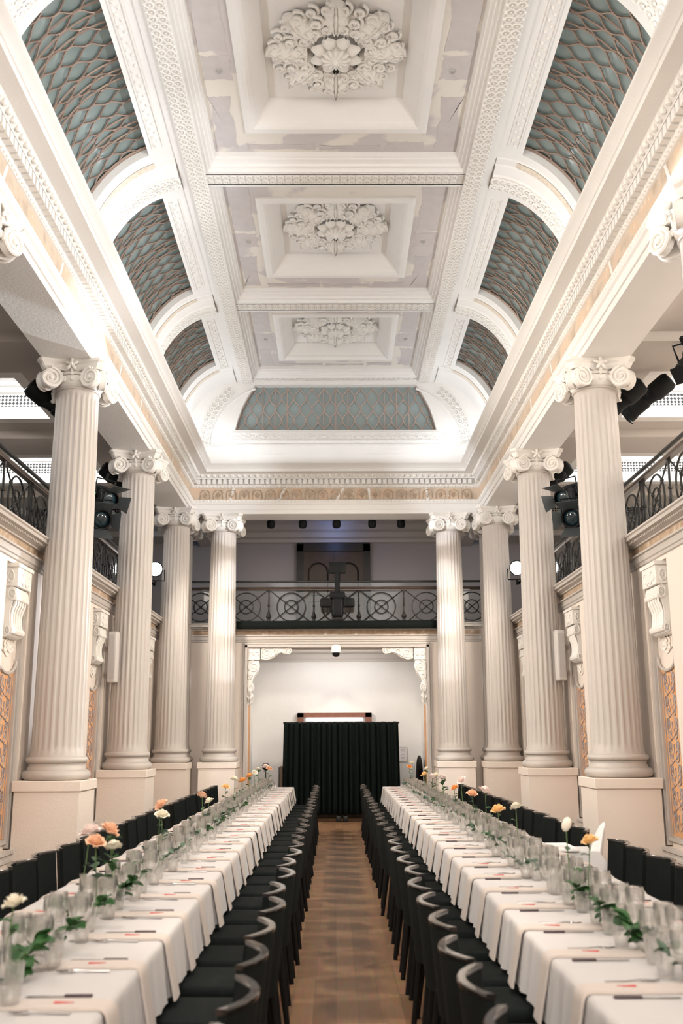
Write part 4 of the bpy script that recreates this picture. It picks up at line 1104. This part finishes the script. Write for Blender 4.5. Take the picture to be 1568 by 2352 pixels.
# black pleated curtain on its stand
t = thing('curtain_screen', 'wide black pleated curtain screen standing before the end recess', 'curtain', (0, 0, 0))
b = MB(); x0, x1 = -1.02, 1.26
rnd = random.Random(11); ph = [rnd.uniform(0, 6) for _ in range(4)]
def fold(u, v):
    x = x0 + (x1 - x0) * u; a = .022 + .02 * (1 - v)
    sway = .03 * (1 - v) * (2 * abs(u - .5)) ** 3 * (1 if u > .5 else -1)
    y = 20.36 + a * (math.sin(u * 2 * PI * 21 + ph[0]) + .5 * math.sin(u * 2 * PI * 33 + ph[1] + v) + .4 * math.sin(u * 2 * PI * 9 + ph[2]))
    return (x + sway, y, .14 + 1.78 * v + .006 * math.sin(u * 60))
b.grid(fold, 260, 14); o = b.build('drape', 'curtain', t, ang=80); o.modifiers.new('thickness', 'SOLIDIFY').thickness = .008
MB().tube([(x0 - .02, 20.36, 1.905), (x1 + .02, 20.36, 1.905)], .018, 8).build('crossbar', 'iron', t)
for x in (.06, .20, -.98, 1.22):
    f = MB(); f.tube([(x, 20.44, .02), (x, 20.44, 1.9)], .02, 8); f.rbox(x - .05, x + .05, 20.34, 20.62, 0, .12, .02, 2); f.build('stand', 'iron', t)
# notice on the recess wall
t = thing('wall_notice', 'pale framed notice on the recess wall right of the curtain', 'notice', (1.40, 21.285, 1.27))
MB().box(-.08, .09, -.008, .012, -.15, .15).build('frame', 'speaker', t, smooth=False)
MB().box(-.07, .08, -.012, -.004, -.135, .135).build('sheet', 'paper', t, smooth=False)
b = MB()
for k in range(9):
    if k in (3,): continue
    w1 = (.05, .04, .055, 0, .03, .05, .045, .035, .05)[k]; b.box(.005 - w1, .005 + w1, -.014, -.011, .10 - .027 * k, .108 - .027 * k)
b.build('print', 'ink', t, smooth=False)
t = thing('tipped_round_tabletop', 'black round tabletop tipped on edge at the right side of recess', 'table top', (1.685, 20.6, .0))
o = MB(); o.lathe([(.0, -.015), (.40, -.015), (.41, 0), (.40, .015), (0, .015)], 40); q = o.build('disc', 'lantern', t); q.matrix_local = Matrix.Translation((0, 0, .82)) @ Matrix.Rotation(R(77), 4, 'Z') @ Matrix.Scale(1.08, 4, (0, 0, 1)) @ Matrix.Rotation(R(90), 4, 'X')
f = MB(); f.tube([(-.03, -.03, 0), (-.03, -.03, .9)], .02, 8); f.tube([(-.18, -.1, .02), (.06, .12, .02)], .02, 8); f.build('folding_leg', 'iron', t)
l = MB(); l.tube([(-.07, -.30, .55), (-.085, -.27, 1.08)], .016, 6); l.build('edge_strip', 'white', t)
t = thing('slim_board', 'slim dark upright board beside the far end of left table', 'board', (-1.06, 20.25, 0))
MB().box(-.03, .02, -.05, .05, 0, 1.07).build('panel', 'oak', t, smooth=False); MB().box(-.055, -.03, -.05, .05, 0, 1.05).build('edge', 'iron', t, smooth=False)
t = thing('ball_stand', 'thin black stand with a round head behind the left flowers', 'stand', (-1.38, 20.4, 0))
MB().lathe([(0, 0), (.14, .0), (.14, .012), (.012, .025), (.010, 1.0)], 16).build('pole', 'iron', t); MB().ball((0, 0, 1.06), .075, 12, 8).build('head', 'lantern', t)
# dome camera under the recess head
t = thing('dome_camera', 'white dome security camera under the top of the end recess', 'camera', (.02, 19.72, 3.24))
MB().lathe([(.03, .17), (.08, .15), (.095, .10), (.095, .01), (.08, 0)], 20).build('housing', 'plastic', t); MB().lathe([(.075, .0), (.07, -.04), (.045, -.07), (0, -.08)], 18, caps=False).build('dome', 'lantern', t)
MB().box(-.02, .02, 0, .09, .13, .17).build('bracket', 'plastic', t, smooth=False)

# ================================================================== tables and linen
TZ = .74
TAB = {'left': (-1.634, -.766), 'right': (.869, 1.75)}
TY0, TY1 = 2.35, 18.75
for sd, (xa, xb) in TAB.items():
    t = thing('banquet_table', 'long banquet table under white linen on the %s of the aisle' % sd, 'table', ((xa + xb) / 2, 0, 0), 0, 'two long banquet tables')
    hw = (xb - xa) / 2 - .03
    MB().box(-hw, hw, TY0 + .03, TY1 - .03, .70, TZ - .012).build('tabletop', 'oak', t, smooth=False)
    for k in range(10):
        for m in (-1, 1):
            y = TY0 + .2 + (TY1 - TY0 - .4) * k / 9
            MB().tube([(m * (hw - .18), y, 0), (m * (hw - .18), y, .70)], .02, 6).build('leg', 'iron', t)
    rnd = random.Random(5 if sd == 'left' else 9)
    b = MB(); P_ = .58; ny = 860
    jit = [rnd.uniform(-.05, .05) for _ in range(60)]; dep = [rnd.uniform(.75, 1.25) for _ in range(60)]
    def pleat(y, sgn):
        y0 = 3.42 if sd == 'left' else 3.58
        k = math.floor((y - y0) / P_); q = (y - y0) - k * P_ + jit[k % 60]
        val = -.055 * math.exp(-((q - .10) / .035) ** 2) + .03 * math.exp(-((q - .02) / .04) ** 2) + .035 * math.exp(-((q - .18) / .04) ** 2)
        val += -.03 * math.exp(-((q - .40) / .03) ** 2) + .018 * math.exp(-((q - .45) / .03) ** 2)
        return val * dep[k % 60] * .28
    hem = [rnd.uniform(-.012, .012) for _ in range(60)]
    rows = []
    for i in range(ny + 1):
        y = TY0 + (TY1 - TY0) * i / ny; row = []
        zb = .512 + .008 * math.sin(y * 3.1)
        for d in (1, .8, .55, .3, .12, .03):                       # outer side drop, hem first
            row.append((xa - .012 - .035 * d + (-1) * pleat(y + .2, -1) * d ** .7, y, TZ - (TZ - zb) * d - .012))
        row += [(xa - .004, y, TZ - .004), (xa + .012, y, TZ), (xa + .3, y, TZ), (xb - .3, y, TZ), (xb - .012, y, TZ), (xb + .004, y, TZ - .004)]
        for d in (.03, .12, .3, .55, .8, 1):
            row.append((xb + .012 + .035 * d + pleat(y, 1) * d ** .7, y, TZ - (TZ - zb) * d - .012))
        rows.append(row)
    b.loft(rows, closed=False)
    n = 40; er = []
    for d in (0, .1, .4, .7, 1): er.append([(xa - .012 - .035 * d + (xb - xa + .024 + .07 * d) * i / n, TY1 + .005 + .05 * d + .03 * d * math.sin(i * 1.1), TZ - .25 * d) for i in range(n + 1)])
    b.loft(er, closed=False)
    tag(b.build('tablecloth', 'cloth', ang=70), 'white pleated tablecloth on the long table %s of the aisle' % sd, 'tablecloth', 'white pleated tablecloths')

# ================================================================== chairs
def make_chair():
    t = thing('dining_chair', 'x', 'chair', group='black dining chairs along the tables')
    # seat faces +x (towards the table); back at -x; origin on the floor under the backrest line
    b = MB(); b.rbox(.02, .46, -.225, .225, .40, .468, .03, 3)
    def crown(p):
        x, y, z = p
        if z > .45: z += .012 * (1 - (y / .225) ** 2) * (1 - ((x - .24) / .22) ** 2)
        return (x, y, z)
    b.v = [crown(p) for p in b.v]; b.build('seat', 'leather', t, ang=60)
    def bx(y): return -.075 * (1 - (y / .225) ** 2)
    b = MB(); rows = []
    for i in range(9):
        q = i / 8; z = .40 + .385 * q; lean = -.035 * q
        f = [(bx(y) + lean + .042, y, z) for y in [-.225 + .45 * k / 14 for k in range(15)]]
        r = [(bx(y) + lean + .017, y, z) for y in [.225 - .45 * k / 14 for k in range(15)]]
        rows.append(f + r)
    b.loft(rows, True); b.build('backrest', 'leather', t, ang=50)
    b = MB(); rows = []
    for z, o in ((.784, 0), (.797, .004), (.803, 0), (.803, -.006)):
        f = [(bx(y) - .035 + .043 + o, y, z) for y in [-.228 + .456 * k / 14 for k in range(15)]]
        r = [(bx(y) - .035 + .016 - o, y, z) for y in [.228 - .456 * k / 14 for k in range(15)]]
        rows.append(f + r)
    b.loft(rows, True); b.build('top_rim', 'blacklacquer', t, ang=50)
    for x, y, sx in ((.42, -.19, .02), (.42, .19, .02), (.0, -.205, -.055), (.0, .205, -.055)):
        l = MB(); l.tube([(x, y, .42), (x + sx, y, 0)], [.024, .016], 8); l.build('leg', 'blackwood', t)
    f = MB(); f.box(.02, .44, -.21, -.185, .36, .41); f.box(.02, .44, .185, .21, .36, .41); f.box(.42, .445, -.2, .2, .36, .41); f.box(.0, .025, -.2, .2, .36, .41)
    f.build('seat_frame', 'blackwood', t, smooth=False)
    return t
chair = make_chair(); used = False
ROWS = {('left', 'aisle'): (-.355, PI, 2.92), ('left', 'wall'): (-2.07, 0, 2.92), ('right', 'aisle'): (.51, 0, 3.06), ('right', 'wall'): (2.19, PI, 2.99)}
rnd = random.Random(21)
for (sd, side), (x, rz, y0) in ROWS.items():
    n = 0
    for k in range(27):
        y = y0 + k * .58 + rnd.uniform(-.035, .035)
        if y > 18.5: break
        if sd == 'right' and side == 'wall' and 8.2 < y < 9.05: continue
        n += 1
        l = 'black dining chair, %s from the near end, %s side of the %s table' % (ORD[n - 1], side, sd)
        a = rz + rnd.uniform(-.05, .05)
        xx = x + rnd.uniform(-.018, .018)
        if not used: chair.location = (xx, y, 0); chair.rotation_euler = (0, 0, a); chair['label'] = l; used = True
        else: dup(chair, (xx, y, 0), a, l)
# the child's high chair on the wall side of the right table
t = thing('high_chair', 'white plastic high chair between black chairs, wall side of right table', 'high chair', (2.05, 8.73, 0), PI / 2)
def hc(u, v):
    a = (u - .5) * 2.0; z = .50 + .40 * v; r = .17 * (1 - .25 * v); q = 1 - max(0, v - .55) ** 2 * 1.6
    return (r * math.sin(a * q * 1.1), -.02 - r * .75 * math.cos(a * 1.1) - .10 * v, z - .07 * v * abs(a) ** 2)
b = MB().grid(hc, 16, 12); o = b.build('back_shell', 'plastic', t, ang=80); o.modifiers.new('thickness', 'SOLIDIFY').thickness = .014
b = MB(); b.rbox(-.17, .17, -.16, .14, .49, .515, .012, 2); b.build('seat', 'plastic', t)
b = MB(); b.rbox(-.22, .22, .06, .36, .69, .705, .007, 2); b.tube([(-.2, .08, .708), (-.2, .34, .708), (.2, .34, .708), (.2, .08, .708), (-.2, .08, .708)], .012, 6); b.build('tray', 'plastic', t)
for m in (-1, 1):
    b = MB(); b.prism([(-.16, .50), (.20, .66), (.20, .69), (-.10, .69), (-.17, .60)], 'x', m * .18 - .006, m * .18 + .006); b.build('side', 'plastic', t, smooth=False)
    for q in (-1, 1):
        b = MB(); b.tube([(m * .13, q * .12, .50), (m * .24, q * .25, 0)], [.018, .014], 8); b.build('leg', 'silver', t)

# ================================================================== place settings
def napkin_mesh():
    # laid flat on the cloth, then hanging over the table edge (edge at x = -.205)
    b = MB(); path = [(.17, .001), (.10, .001), (0, .001), (-.10, .001), (-.185, .001), (-.206, -.001), (-.219, -.012), (-.224, -.03), (-.236, -.10), (-.252, -.17), (-.268, -.245)]
    for w_, h0, h1, x1 in ((.066, 0, .005, .17), (.062, .005, .009, .165)):
        rows = []
        for k, (x, z) in enumerate(path):
            x = min(x, x1); t_ = max(0, min(1, (-.19 - x) / .03)); nx, nz = -math.sin(t_ * PI / 2), math.cos(t_ * PI / 2)
            wv = .004 * math.sin(k * 1.7)
            rows.append([(x + nx * h0, -w_ + wv, z + nz * h0), (x + nx * h1, -w_ + wv, z + nz * h1), (x + nx * (h1 + .0015), 0, z + nz * (h1 + .0015)), (x + nx * h1, w_ - wv, z + nz * h1), (x + nx * h0, w_ - wv, z + nz * h0)])
        b.loft(rows, True)
    return b
nap = tag(napkin_mesh().build('napkin', 'napkin', ang=60), 'x', 'napkin', 'folded napkins on the tables')
b = MB(); b.prism([(-.035, -.004), (-.01, -.005), (.012, -.010), (.030, -.012), (.035, 0), (.030, .012), (.012, .010), (-.01, .005), (-.035, .004)], 'z', 0, .0025)
b.tube([(-.036, 0, .002), (-.06, .003, .002)], .0015, 4)
b.v = [(x * .72, y * .72, z) for x, y, z in b.v]
redtag = tag(b.build('red_tag', 'red', smooth=False), 'x', 'tag', 'red tags on the napkins')
knife = thing('knife', 'x', 'knife', group='table knives')
b = MB(); b.prism([(-.02, -.007), (.08, -.009), (.105, -.006), (.115, .004), (.10, .008), (-.02, .007)], 'z', .001, .0035); b.build('blade', 'steel', knife, smooth=False)
b = MB(); b.rbox(-.115, -.018, -.0085, .0085, 0, .009, .004, 2); b.build('handle', 'knifehandle', knife)
b = MB(); b.tube([(-.10, 0, .004), (-.02, 0, .006), (.035, 0, .010)], [.006, .004, .004], 6); b.rbox(.03, .055, -.012, .012, .006, .010, .003, 1)
for y in (-.010, -.0035, .0035, .010): b.tube([(.052, y, .008), (.075, y, .005), (.10, y, .009)], [.0022, .002, .0012], 4)
fork = tag(b.build('fork', 'steel', ang=60), 'x', 'fork', 'table forks')
def rib(n, amp): return lambda a, z: 1 + amp * math.cos(n * a)
def tumbler():
    b = MB(); ro = [(.030, 0), (.031, .004), (.0355, .09), (.0375, .106)]; ri = [(.035, .106), (.033, .09), (.028, .012), (0, .010)]
    seg = 40; f = lambda a, z: 1 + (.035 * math.cos(20 * a) if .004 < z < .094 else 0)
    return b.lathe([(0, 0)] + [(r, z) for r, z in ro] + ri, seg, rf=f, caps=False)
def goblet():
    b = MB(); seg = 32; f = lambda a, z: 1 + (.03 * math.cos(16 * a) if .085 < z < .165 else 0)
    pr = [(0, 0), (.034, 0), (.034, .003), (.012, .008), (.0055, .018), (.005, .055), (.008, .068), (.026, .080), (.038, .098), (.043, .125), (.042, .150), (.0405, .180),
          (.039, .180), (.040, .150), (.0405, .125), (.036, .100), (.024, .083), (0, .078)]
    return b.lathe(pr, seg, rf=f, caps=False)
tum = tag(tumbler().build('tumbler', 'glass', ang=80), 'x', 'glass', 'ribbed tumblers on the tables')
gob = tag(goblet().build('goblet', 'glass', ang=80), 'x', 'wine glass', 'ribbed goblets on the tables')
def copy1(src, loc, rz, label):
    c = src.copy(); COL.objects.link(c); c.location = loc; c.rotation_euler = (0, 0, rz); c['label'] = label
    return c
firsts = set()
def place(src, loc, rz, label, tree=False):
    if src.name not in firsts:
        firsts.add(src.name); src.location = loc; src.rotation_euler = (0, 0, rz); src['label'] = label; return src
    return dup(src, loc, rz, label) if tree else copy1(src, loc, rz, label)
PL0 = {('left', 'aisle'): 3.58, ('left', 'wall'): 3.62, ('right', 'aisle'): 3.74, ('right', 'wall'): 3.80}
rnd = random.Random(4)
for (sd, side), y0 in PL0.items():
    xa, xb = TAB[sd]
    inward = (1 if sd == 'right' else -1) * (1 if side == 'aisle' else -1)     # x direction from this edge to the middle
    edge = (xb if sd == 'left' else xa) if side == 'aisle' else (xa if sd == 'left' else xb)
    rh = -inward if inward > 0 else 1                                            # right hand of the diner along y
    rh = -1 if inward > 0 else 1
    rz0 = 0 if inward > 0 else PI
    for k in range(26):
        y = y0 + .58 * k
        if y > 18.55: break
        wh = '%s from the near end, %s side, %s table' % (ORD[k], side, sd)
        j = lambda a=.008: rnd.uniform(-a, a)
        a = rz0 + rnd.uniform(-.05, .05)
        nx, nyy = edge + inward * (.205 + j()), y + j(.015)
        place(nap, (nx, nyy, TZ + .001), a, 'folded beige linen napkin ' + wh)
        place(redtag, (edge + inward * (.155 + j(.02)), nyy + j(), TZ + .013), a + rnd.uniform(-.15, .15), 'small red tag on napkin ' + wh)
        place(knife, (edge + inward * (.175 + j()), y + rh * (.112 + j(.006)), TZ + .001), rz0 + rnd.uniform(-.04, .04), 'dark handled knife ' + wh, True)
        place(fork, (edge + inward * (.19 + j()), y - rh * (.105 + j(.006)), TZ + .001), rz0 + rnd.uniform(-.08, .08), 'steel fork ' + wh)
        place(tum, (edge + inward * (.36 + j(.012)), y + rh * (.16 + j(.015)), TZ + .001), rnd.uniform(0, 6), 'ribbed clear tumbler ' + wh)
        place(gob, (edge + inward * (.385 + j(.012)), y + rh * (.055 + j(.012)), TZ + .001), rnd.uniform(0, 6), 'clear ribbed goblet beside the tumbler ' + wh)
        place(gob, (edge + inward * (.37 + j(.012)), y - rh * (.06 + j(.015)), TZ + .001), rnd.uniform(0, 6), 'clear ribbed goblet away from the tumbler ' + wh)

# ================================================================== flowers and greenery
def leaf_blade(L, W_):
    return MB().grid(lambda u, v: (L * u, W_ * (v - .5) * 2 * math.sin(PI * (.04 + .92 * u)) ** .8, .12 * L * math.sin(PI * u) - .25 * W_ * (1 - (2 * v - 1) ** 2)), 8, 4)
def sprig(seed, n, spread, h, L, W_):
    r = random.Random(seed); b = MB(); st = MB()
    for q in range(3):
        az = r.uniform(0, 6.28) + q * 2.1; pts = []
        for i in range(6):
            u = i / 5; pts.append((math.cos(az) * spread * u, math.sin(az) * spread * u, h * (u * 1.1 - .35 * u * u)))
        st.tube(pts, [.0025 - .0003 * i for i in range(6)], 4)
        for k in range(n):
            u = (k + 1) / n; i = min(4, int(u * 5)); f = u * 5 - i
            p = Vector(pts[i]).lerp(Vector(pts[i + 1]), f) if i < 5 else Vector(pts[5])
            m = Matrix.Translation(p) @ Matrix.Rotation(az + (1 if k % 2 else -1) * r.uniform(.5, 1.3), 4, 'Z') @ Matrix.Rotation(r.uniform(-.7, .3), 4, 'Y') @ Matrix.Rotation(r.uniform(-.6, .6), 4, 'X')
            s_ = r.uniform(.7, 1.15); b.merge(leaf_blade(L * s_, W_ * s_), m)
    return b, st
def make_sprig(nm, seed, n, spread, h, L, W_, m):
    t = thing('leafy_sprig', 'x', 'greenery', group='green sprigs along the table centres')
    a, st = sprig(seed, n, spread, h, L, W_); st.build('stem', 'stem', t); a.build('foliage', m, t, ang=80); return t
SPR = [make_sprig('a', 1, 8, .12, .13, .065, .026, 'leaf'), make_sprig('b', 2, 11, .15, .10, .045, .020, 'euca'), make_sprig('c', 5, 7, .11, .14, .080, .030, 'leaf'), make_sprig('d', 8, 12, .13, .15, .040, .018, 'euca')]
def make_bowl():
    b = MB(); b.lathe([(0, 0), (.045, 0), (.056, .012), (.060, .05), (.055, .075), (.052, .075), (.056, .05), (.052, .016), (0, .010)], 28, caps=False)
    return tag(b.build('glass_bowl', 'vaseglass', ang=80), 'x', 'bowl', 'low glass bowls along the table centres')
bowl = make_bowl()
b = MB(); b.lathe([(0, 0), (.028, 0), (.034, .05), (.036, .062), (.033, .062), (.031, .05), (.025, .010), (0, .008)], 28, rf=lambda a, z: 1 + (.03 * math.cos(14 * a) if z < .055 else 0), caps=False)
votive = tag(b.build('votive_glass', 'glass', ang=80), 'x', 'glass', 'small votive glasses along the tables')
rnd = random.Random(33)
MID = {sd: (a + c) / 2 for sd, (a, c) in TAB.items()}
for sd in ('left', 'right'):
    y = 3.35; k = 0
    while y < 18.4 and k < 30:
        x = MID[sd] + rnd.uniform(-.035, .035); i = rnd.randrange(4)
        l1 = 'low clear glass bowl, %s from the near end along the %s table middle' % (ORD[k], sd)
        l2 = '%s green sprig from the near end, along the %s table middle' % (ORD[k], sd)
        place(bowl, (x, y, TZ + .001), rnd.uniform(0, 6), l1)
        src = SPR[i]; place(src, (x, y, TZ + .022), rnd.uniform(0, 6), l2, True)
        for q in (-1, 1):
            place(votive, (MID[sd] + q * rnd.uniform(.08, .13), y + .14 + q * .07, TZ + .001), rnd.uniform(0, 6), 'small clear votive glass on the %s side, %s glass bowl of the %s table' % (('aisle' if (q > 0) == (sd == 'left') else 'wall'), ORD[k], sd))
        y += rnd.uniform(.46, .62); k += 1

def rose_mesh(r, seed, open_=1):
    b = MB(); q = random.Random(seed)
    for ring, (n, rr, hh, tilt) in enumerate(((3, .30, .95, .1), (4, .52, .92, .25), (5, .78, .80, .55), (6, 1.0, .62, .95))):
        for k in range(n):
            a0 = 2 * PI * k / n + ring * .7 + q.uniform(-.15, .15); span = 2 * PI / n * 1.35
            def fn(u, v, a0=a0, span=span, rr=rr, hh=hh, tilt=tilt):
                a = a0 + (u - .5) * span; e = 1 - (2 * u - 1) ** 2 * .35
                rad = r * rr * (.25 + .75 * math.sin(v * PI * .5)) + r * tilt * .28 * v * v
                return (rad * math.cos(a), rad * math.sin(a), r * (-.55 + 1.35 * hh * v * e - .35 * tilt * v ** 3))
            b.grid(fn, 8, 6)
    return b
BL = {c: rose_mesh(.044 if c != 'cream' else .041, i + 1).mesh('bloom', c, ang=80) for i, c in enumerate(('peach', 'apricot', 'cream', 'orangepetal', 'pinkpetal'))}
BUD = MB().ball((0, 0, .01), .026, 10, 8, (1, 1, 1.6)).mesh('bloom', 'cream')
LF = leaf_blade(.055, .020).mesh('leaf', 'leaf', ang=80); LE = leaf_blade(.035, .016).mesh('leaf', 'euca', ang=80)
NAMES = {'peach': 'peach rose', 'apricot': 'apricot yellow rose', 'cream': 'cream white rose', 'orangepetal': 'orange rose', 'pinkpetal': 'blush white rose', 'bud': 'white rosebud'}
b = MB(); b.lathe([(0, 0), (.026, 0), (.028, .006), (.027, .04), (.022, .09), (.017, .14), (.018, .185), (.0165, .185), (.0155, .14), (.020, .09), (.025, .04), (.024, .010), (0, .008)], 24, caps=False)
vase = thing('bud_vase', 'x', 'vase', group='bud vases along the tables')
b.build('glass_body', 'vaseglass', vase, ang=80)
MB().lathe([(0, .011), (.0235, .011), (.0235, .04), (.019, .09), (0, .092)], 20, caps=False).build('water', 'water', vase)
def flower(kind, loc, h, lean, label, leafy, seed):
    t = thing('cut_flower', label, 'flower', loc, 0, 'cut flowers in bud vases'); q = random.Random(seed)
    top = Vector((lean[0], lean[1], h)); pts = [Vector((0, 0, .015)), Vector((0, 0, .15)), top * .55 + Vector((0, 0, h * .1)), top]
    MB().tube(pts, .0028, 6).build('stem', 'stem', t)
    o = bpy.data.objects.new('bloom', BUD if kind == 'bud' else BL[kind]); COL.objects.link(o); o.parent = t
    o.location = top + Vector((0, 0, .02)); s_ = q.uniform(.85, 1.1); o.scale = (s_,) * 3; o.rotation_euler = (q.uniform(-.4, .4) + .25, q.uniform(-.4, .4), q.uniform(0, 6))
    for k in range(leafy):
        m = bpy.data.objects.new('leaf', LE if seed % 2 else LF); COL.objects.link(m); m.parent = t
        u = q.uniform(.5, .92); m.location = top * u if u > .6 else Vector((0, 0, h * u)); m.rotation_euler = (q.uniform(-.5, .5), q.uniform(-.9, .1), q.uniform(0, 6)); m.scale = (q.uniform(.8, 1.3),) * 3
    return t
VASES = {'left': [(3.9, .0, 'cream', .26, 3), (5.30, .0, 'peach', .34, 12), (5.38, .06, 'cream', .31, 10), (5.42, -.10, 'pinkpetal', .38, 2), (5.75, -.02, 'peach', .36, 7), (7.26, .0, 'cream', .33, 8), (7.5, -.07, 'peach', .38, 1), (9.5, .02, 'cream', .29, 8), (9.75, -.04, 'peach', .33, 1), (11.2, .0, 'apricot', .34, 4), (12.7, -.05, 'cream', .36, 1), (13.1, .02, 'orangepetal', .33, 3), (14.4, .0, 'orangepetal', .34, 2), (14.6, .06, 'cream', .38, 1), (16.6, -.03, 'cream', .37, 4), (17.1, .03, 'pinkpetal', .40, 5), (17.5, .06, 'peach', .35, 3)],
         'right': [(5.53, .02, 'apricot', .31, 1), (5.75, -.03, 'bud', .36, 1), (7.60, .02, 'cream', .35, 1), (8.04, -.03, 'apricot', .30, 3), (9.35, .05, 'pinkpetal', .38, 1), (9.77, .0, 'peach', .33, 12), (11.05, .05, 'pinkpetal', .40, 1), (11.3, .0, 'orangepetal', .31, 7), (12.9, .04, 'pinkpetal', .36, 9), (13.3, -.02, 'cream', .38, 3), (14.1, .0, 'pinkpetal', .33, 4), (15.0, .0, 'apricot', .33, 2), (15.3, .05, 'cream', .40, 1), (17.9, .0, 'orangepetal', .36, 6), (18.1, .05, 'cream', .42, 1)]}
for sd, rows in VASES.items():
    for i, (y, dx, kind, h, leafy) in enumerate(rows):
        x = MID[sd] + dx
        place(vase, (x, y, TZ + .001), 0, 'slim clear bud vase, %s from the near end, %s table' % (ORD[i], sd), True)
        flower(kind, (x, y, TZ + .001), h, (rnd.uniform(-.02, .02), rnd.uniform(-.02, .02)), '%s in the %s bud vase from the near end, %s table' % (NAMES[kind], ORD[i], sd), leafy, 100 + i)
# floor box lid set in the aisle boards
t = thing('floor_box_lid', 'small hinged floor box lid set flush in the aisle boards', 'floor hatch', (.12, 6.15, 0))
MB().box(-.17, .17, -.06, .06, .001, .004).build('lid', 'skirtwood', t, smooth=False)
b = MB(); b.box(-.06, -.02, -.05, -.04, .004, .006); b.box(.0, .04, -.05, -.04, .004, .006); b.build('handle_slots', 'silver', t, smooth=False)
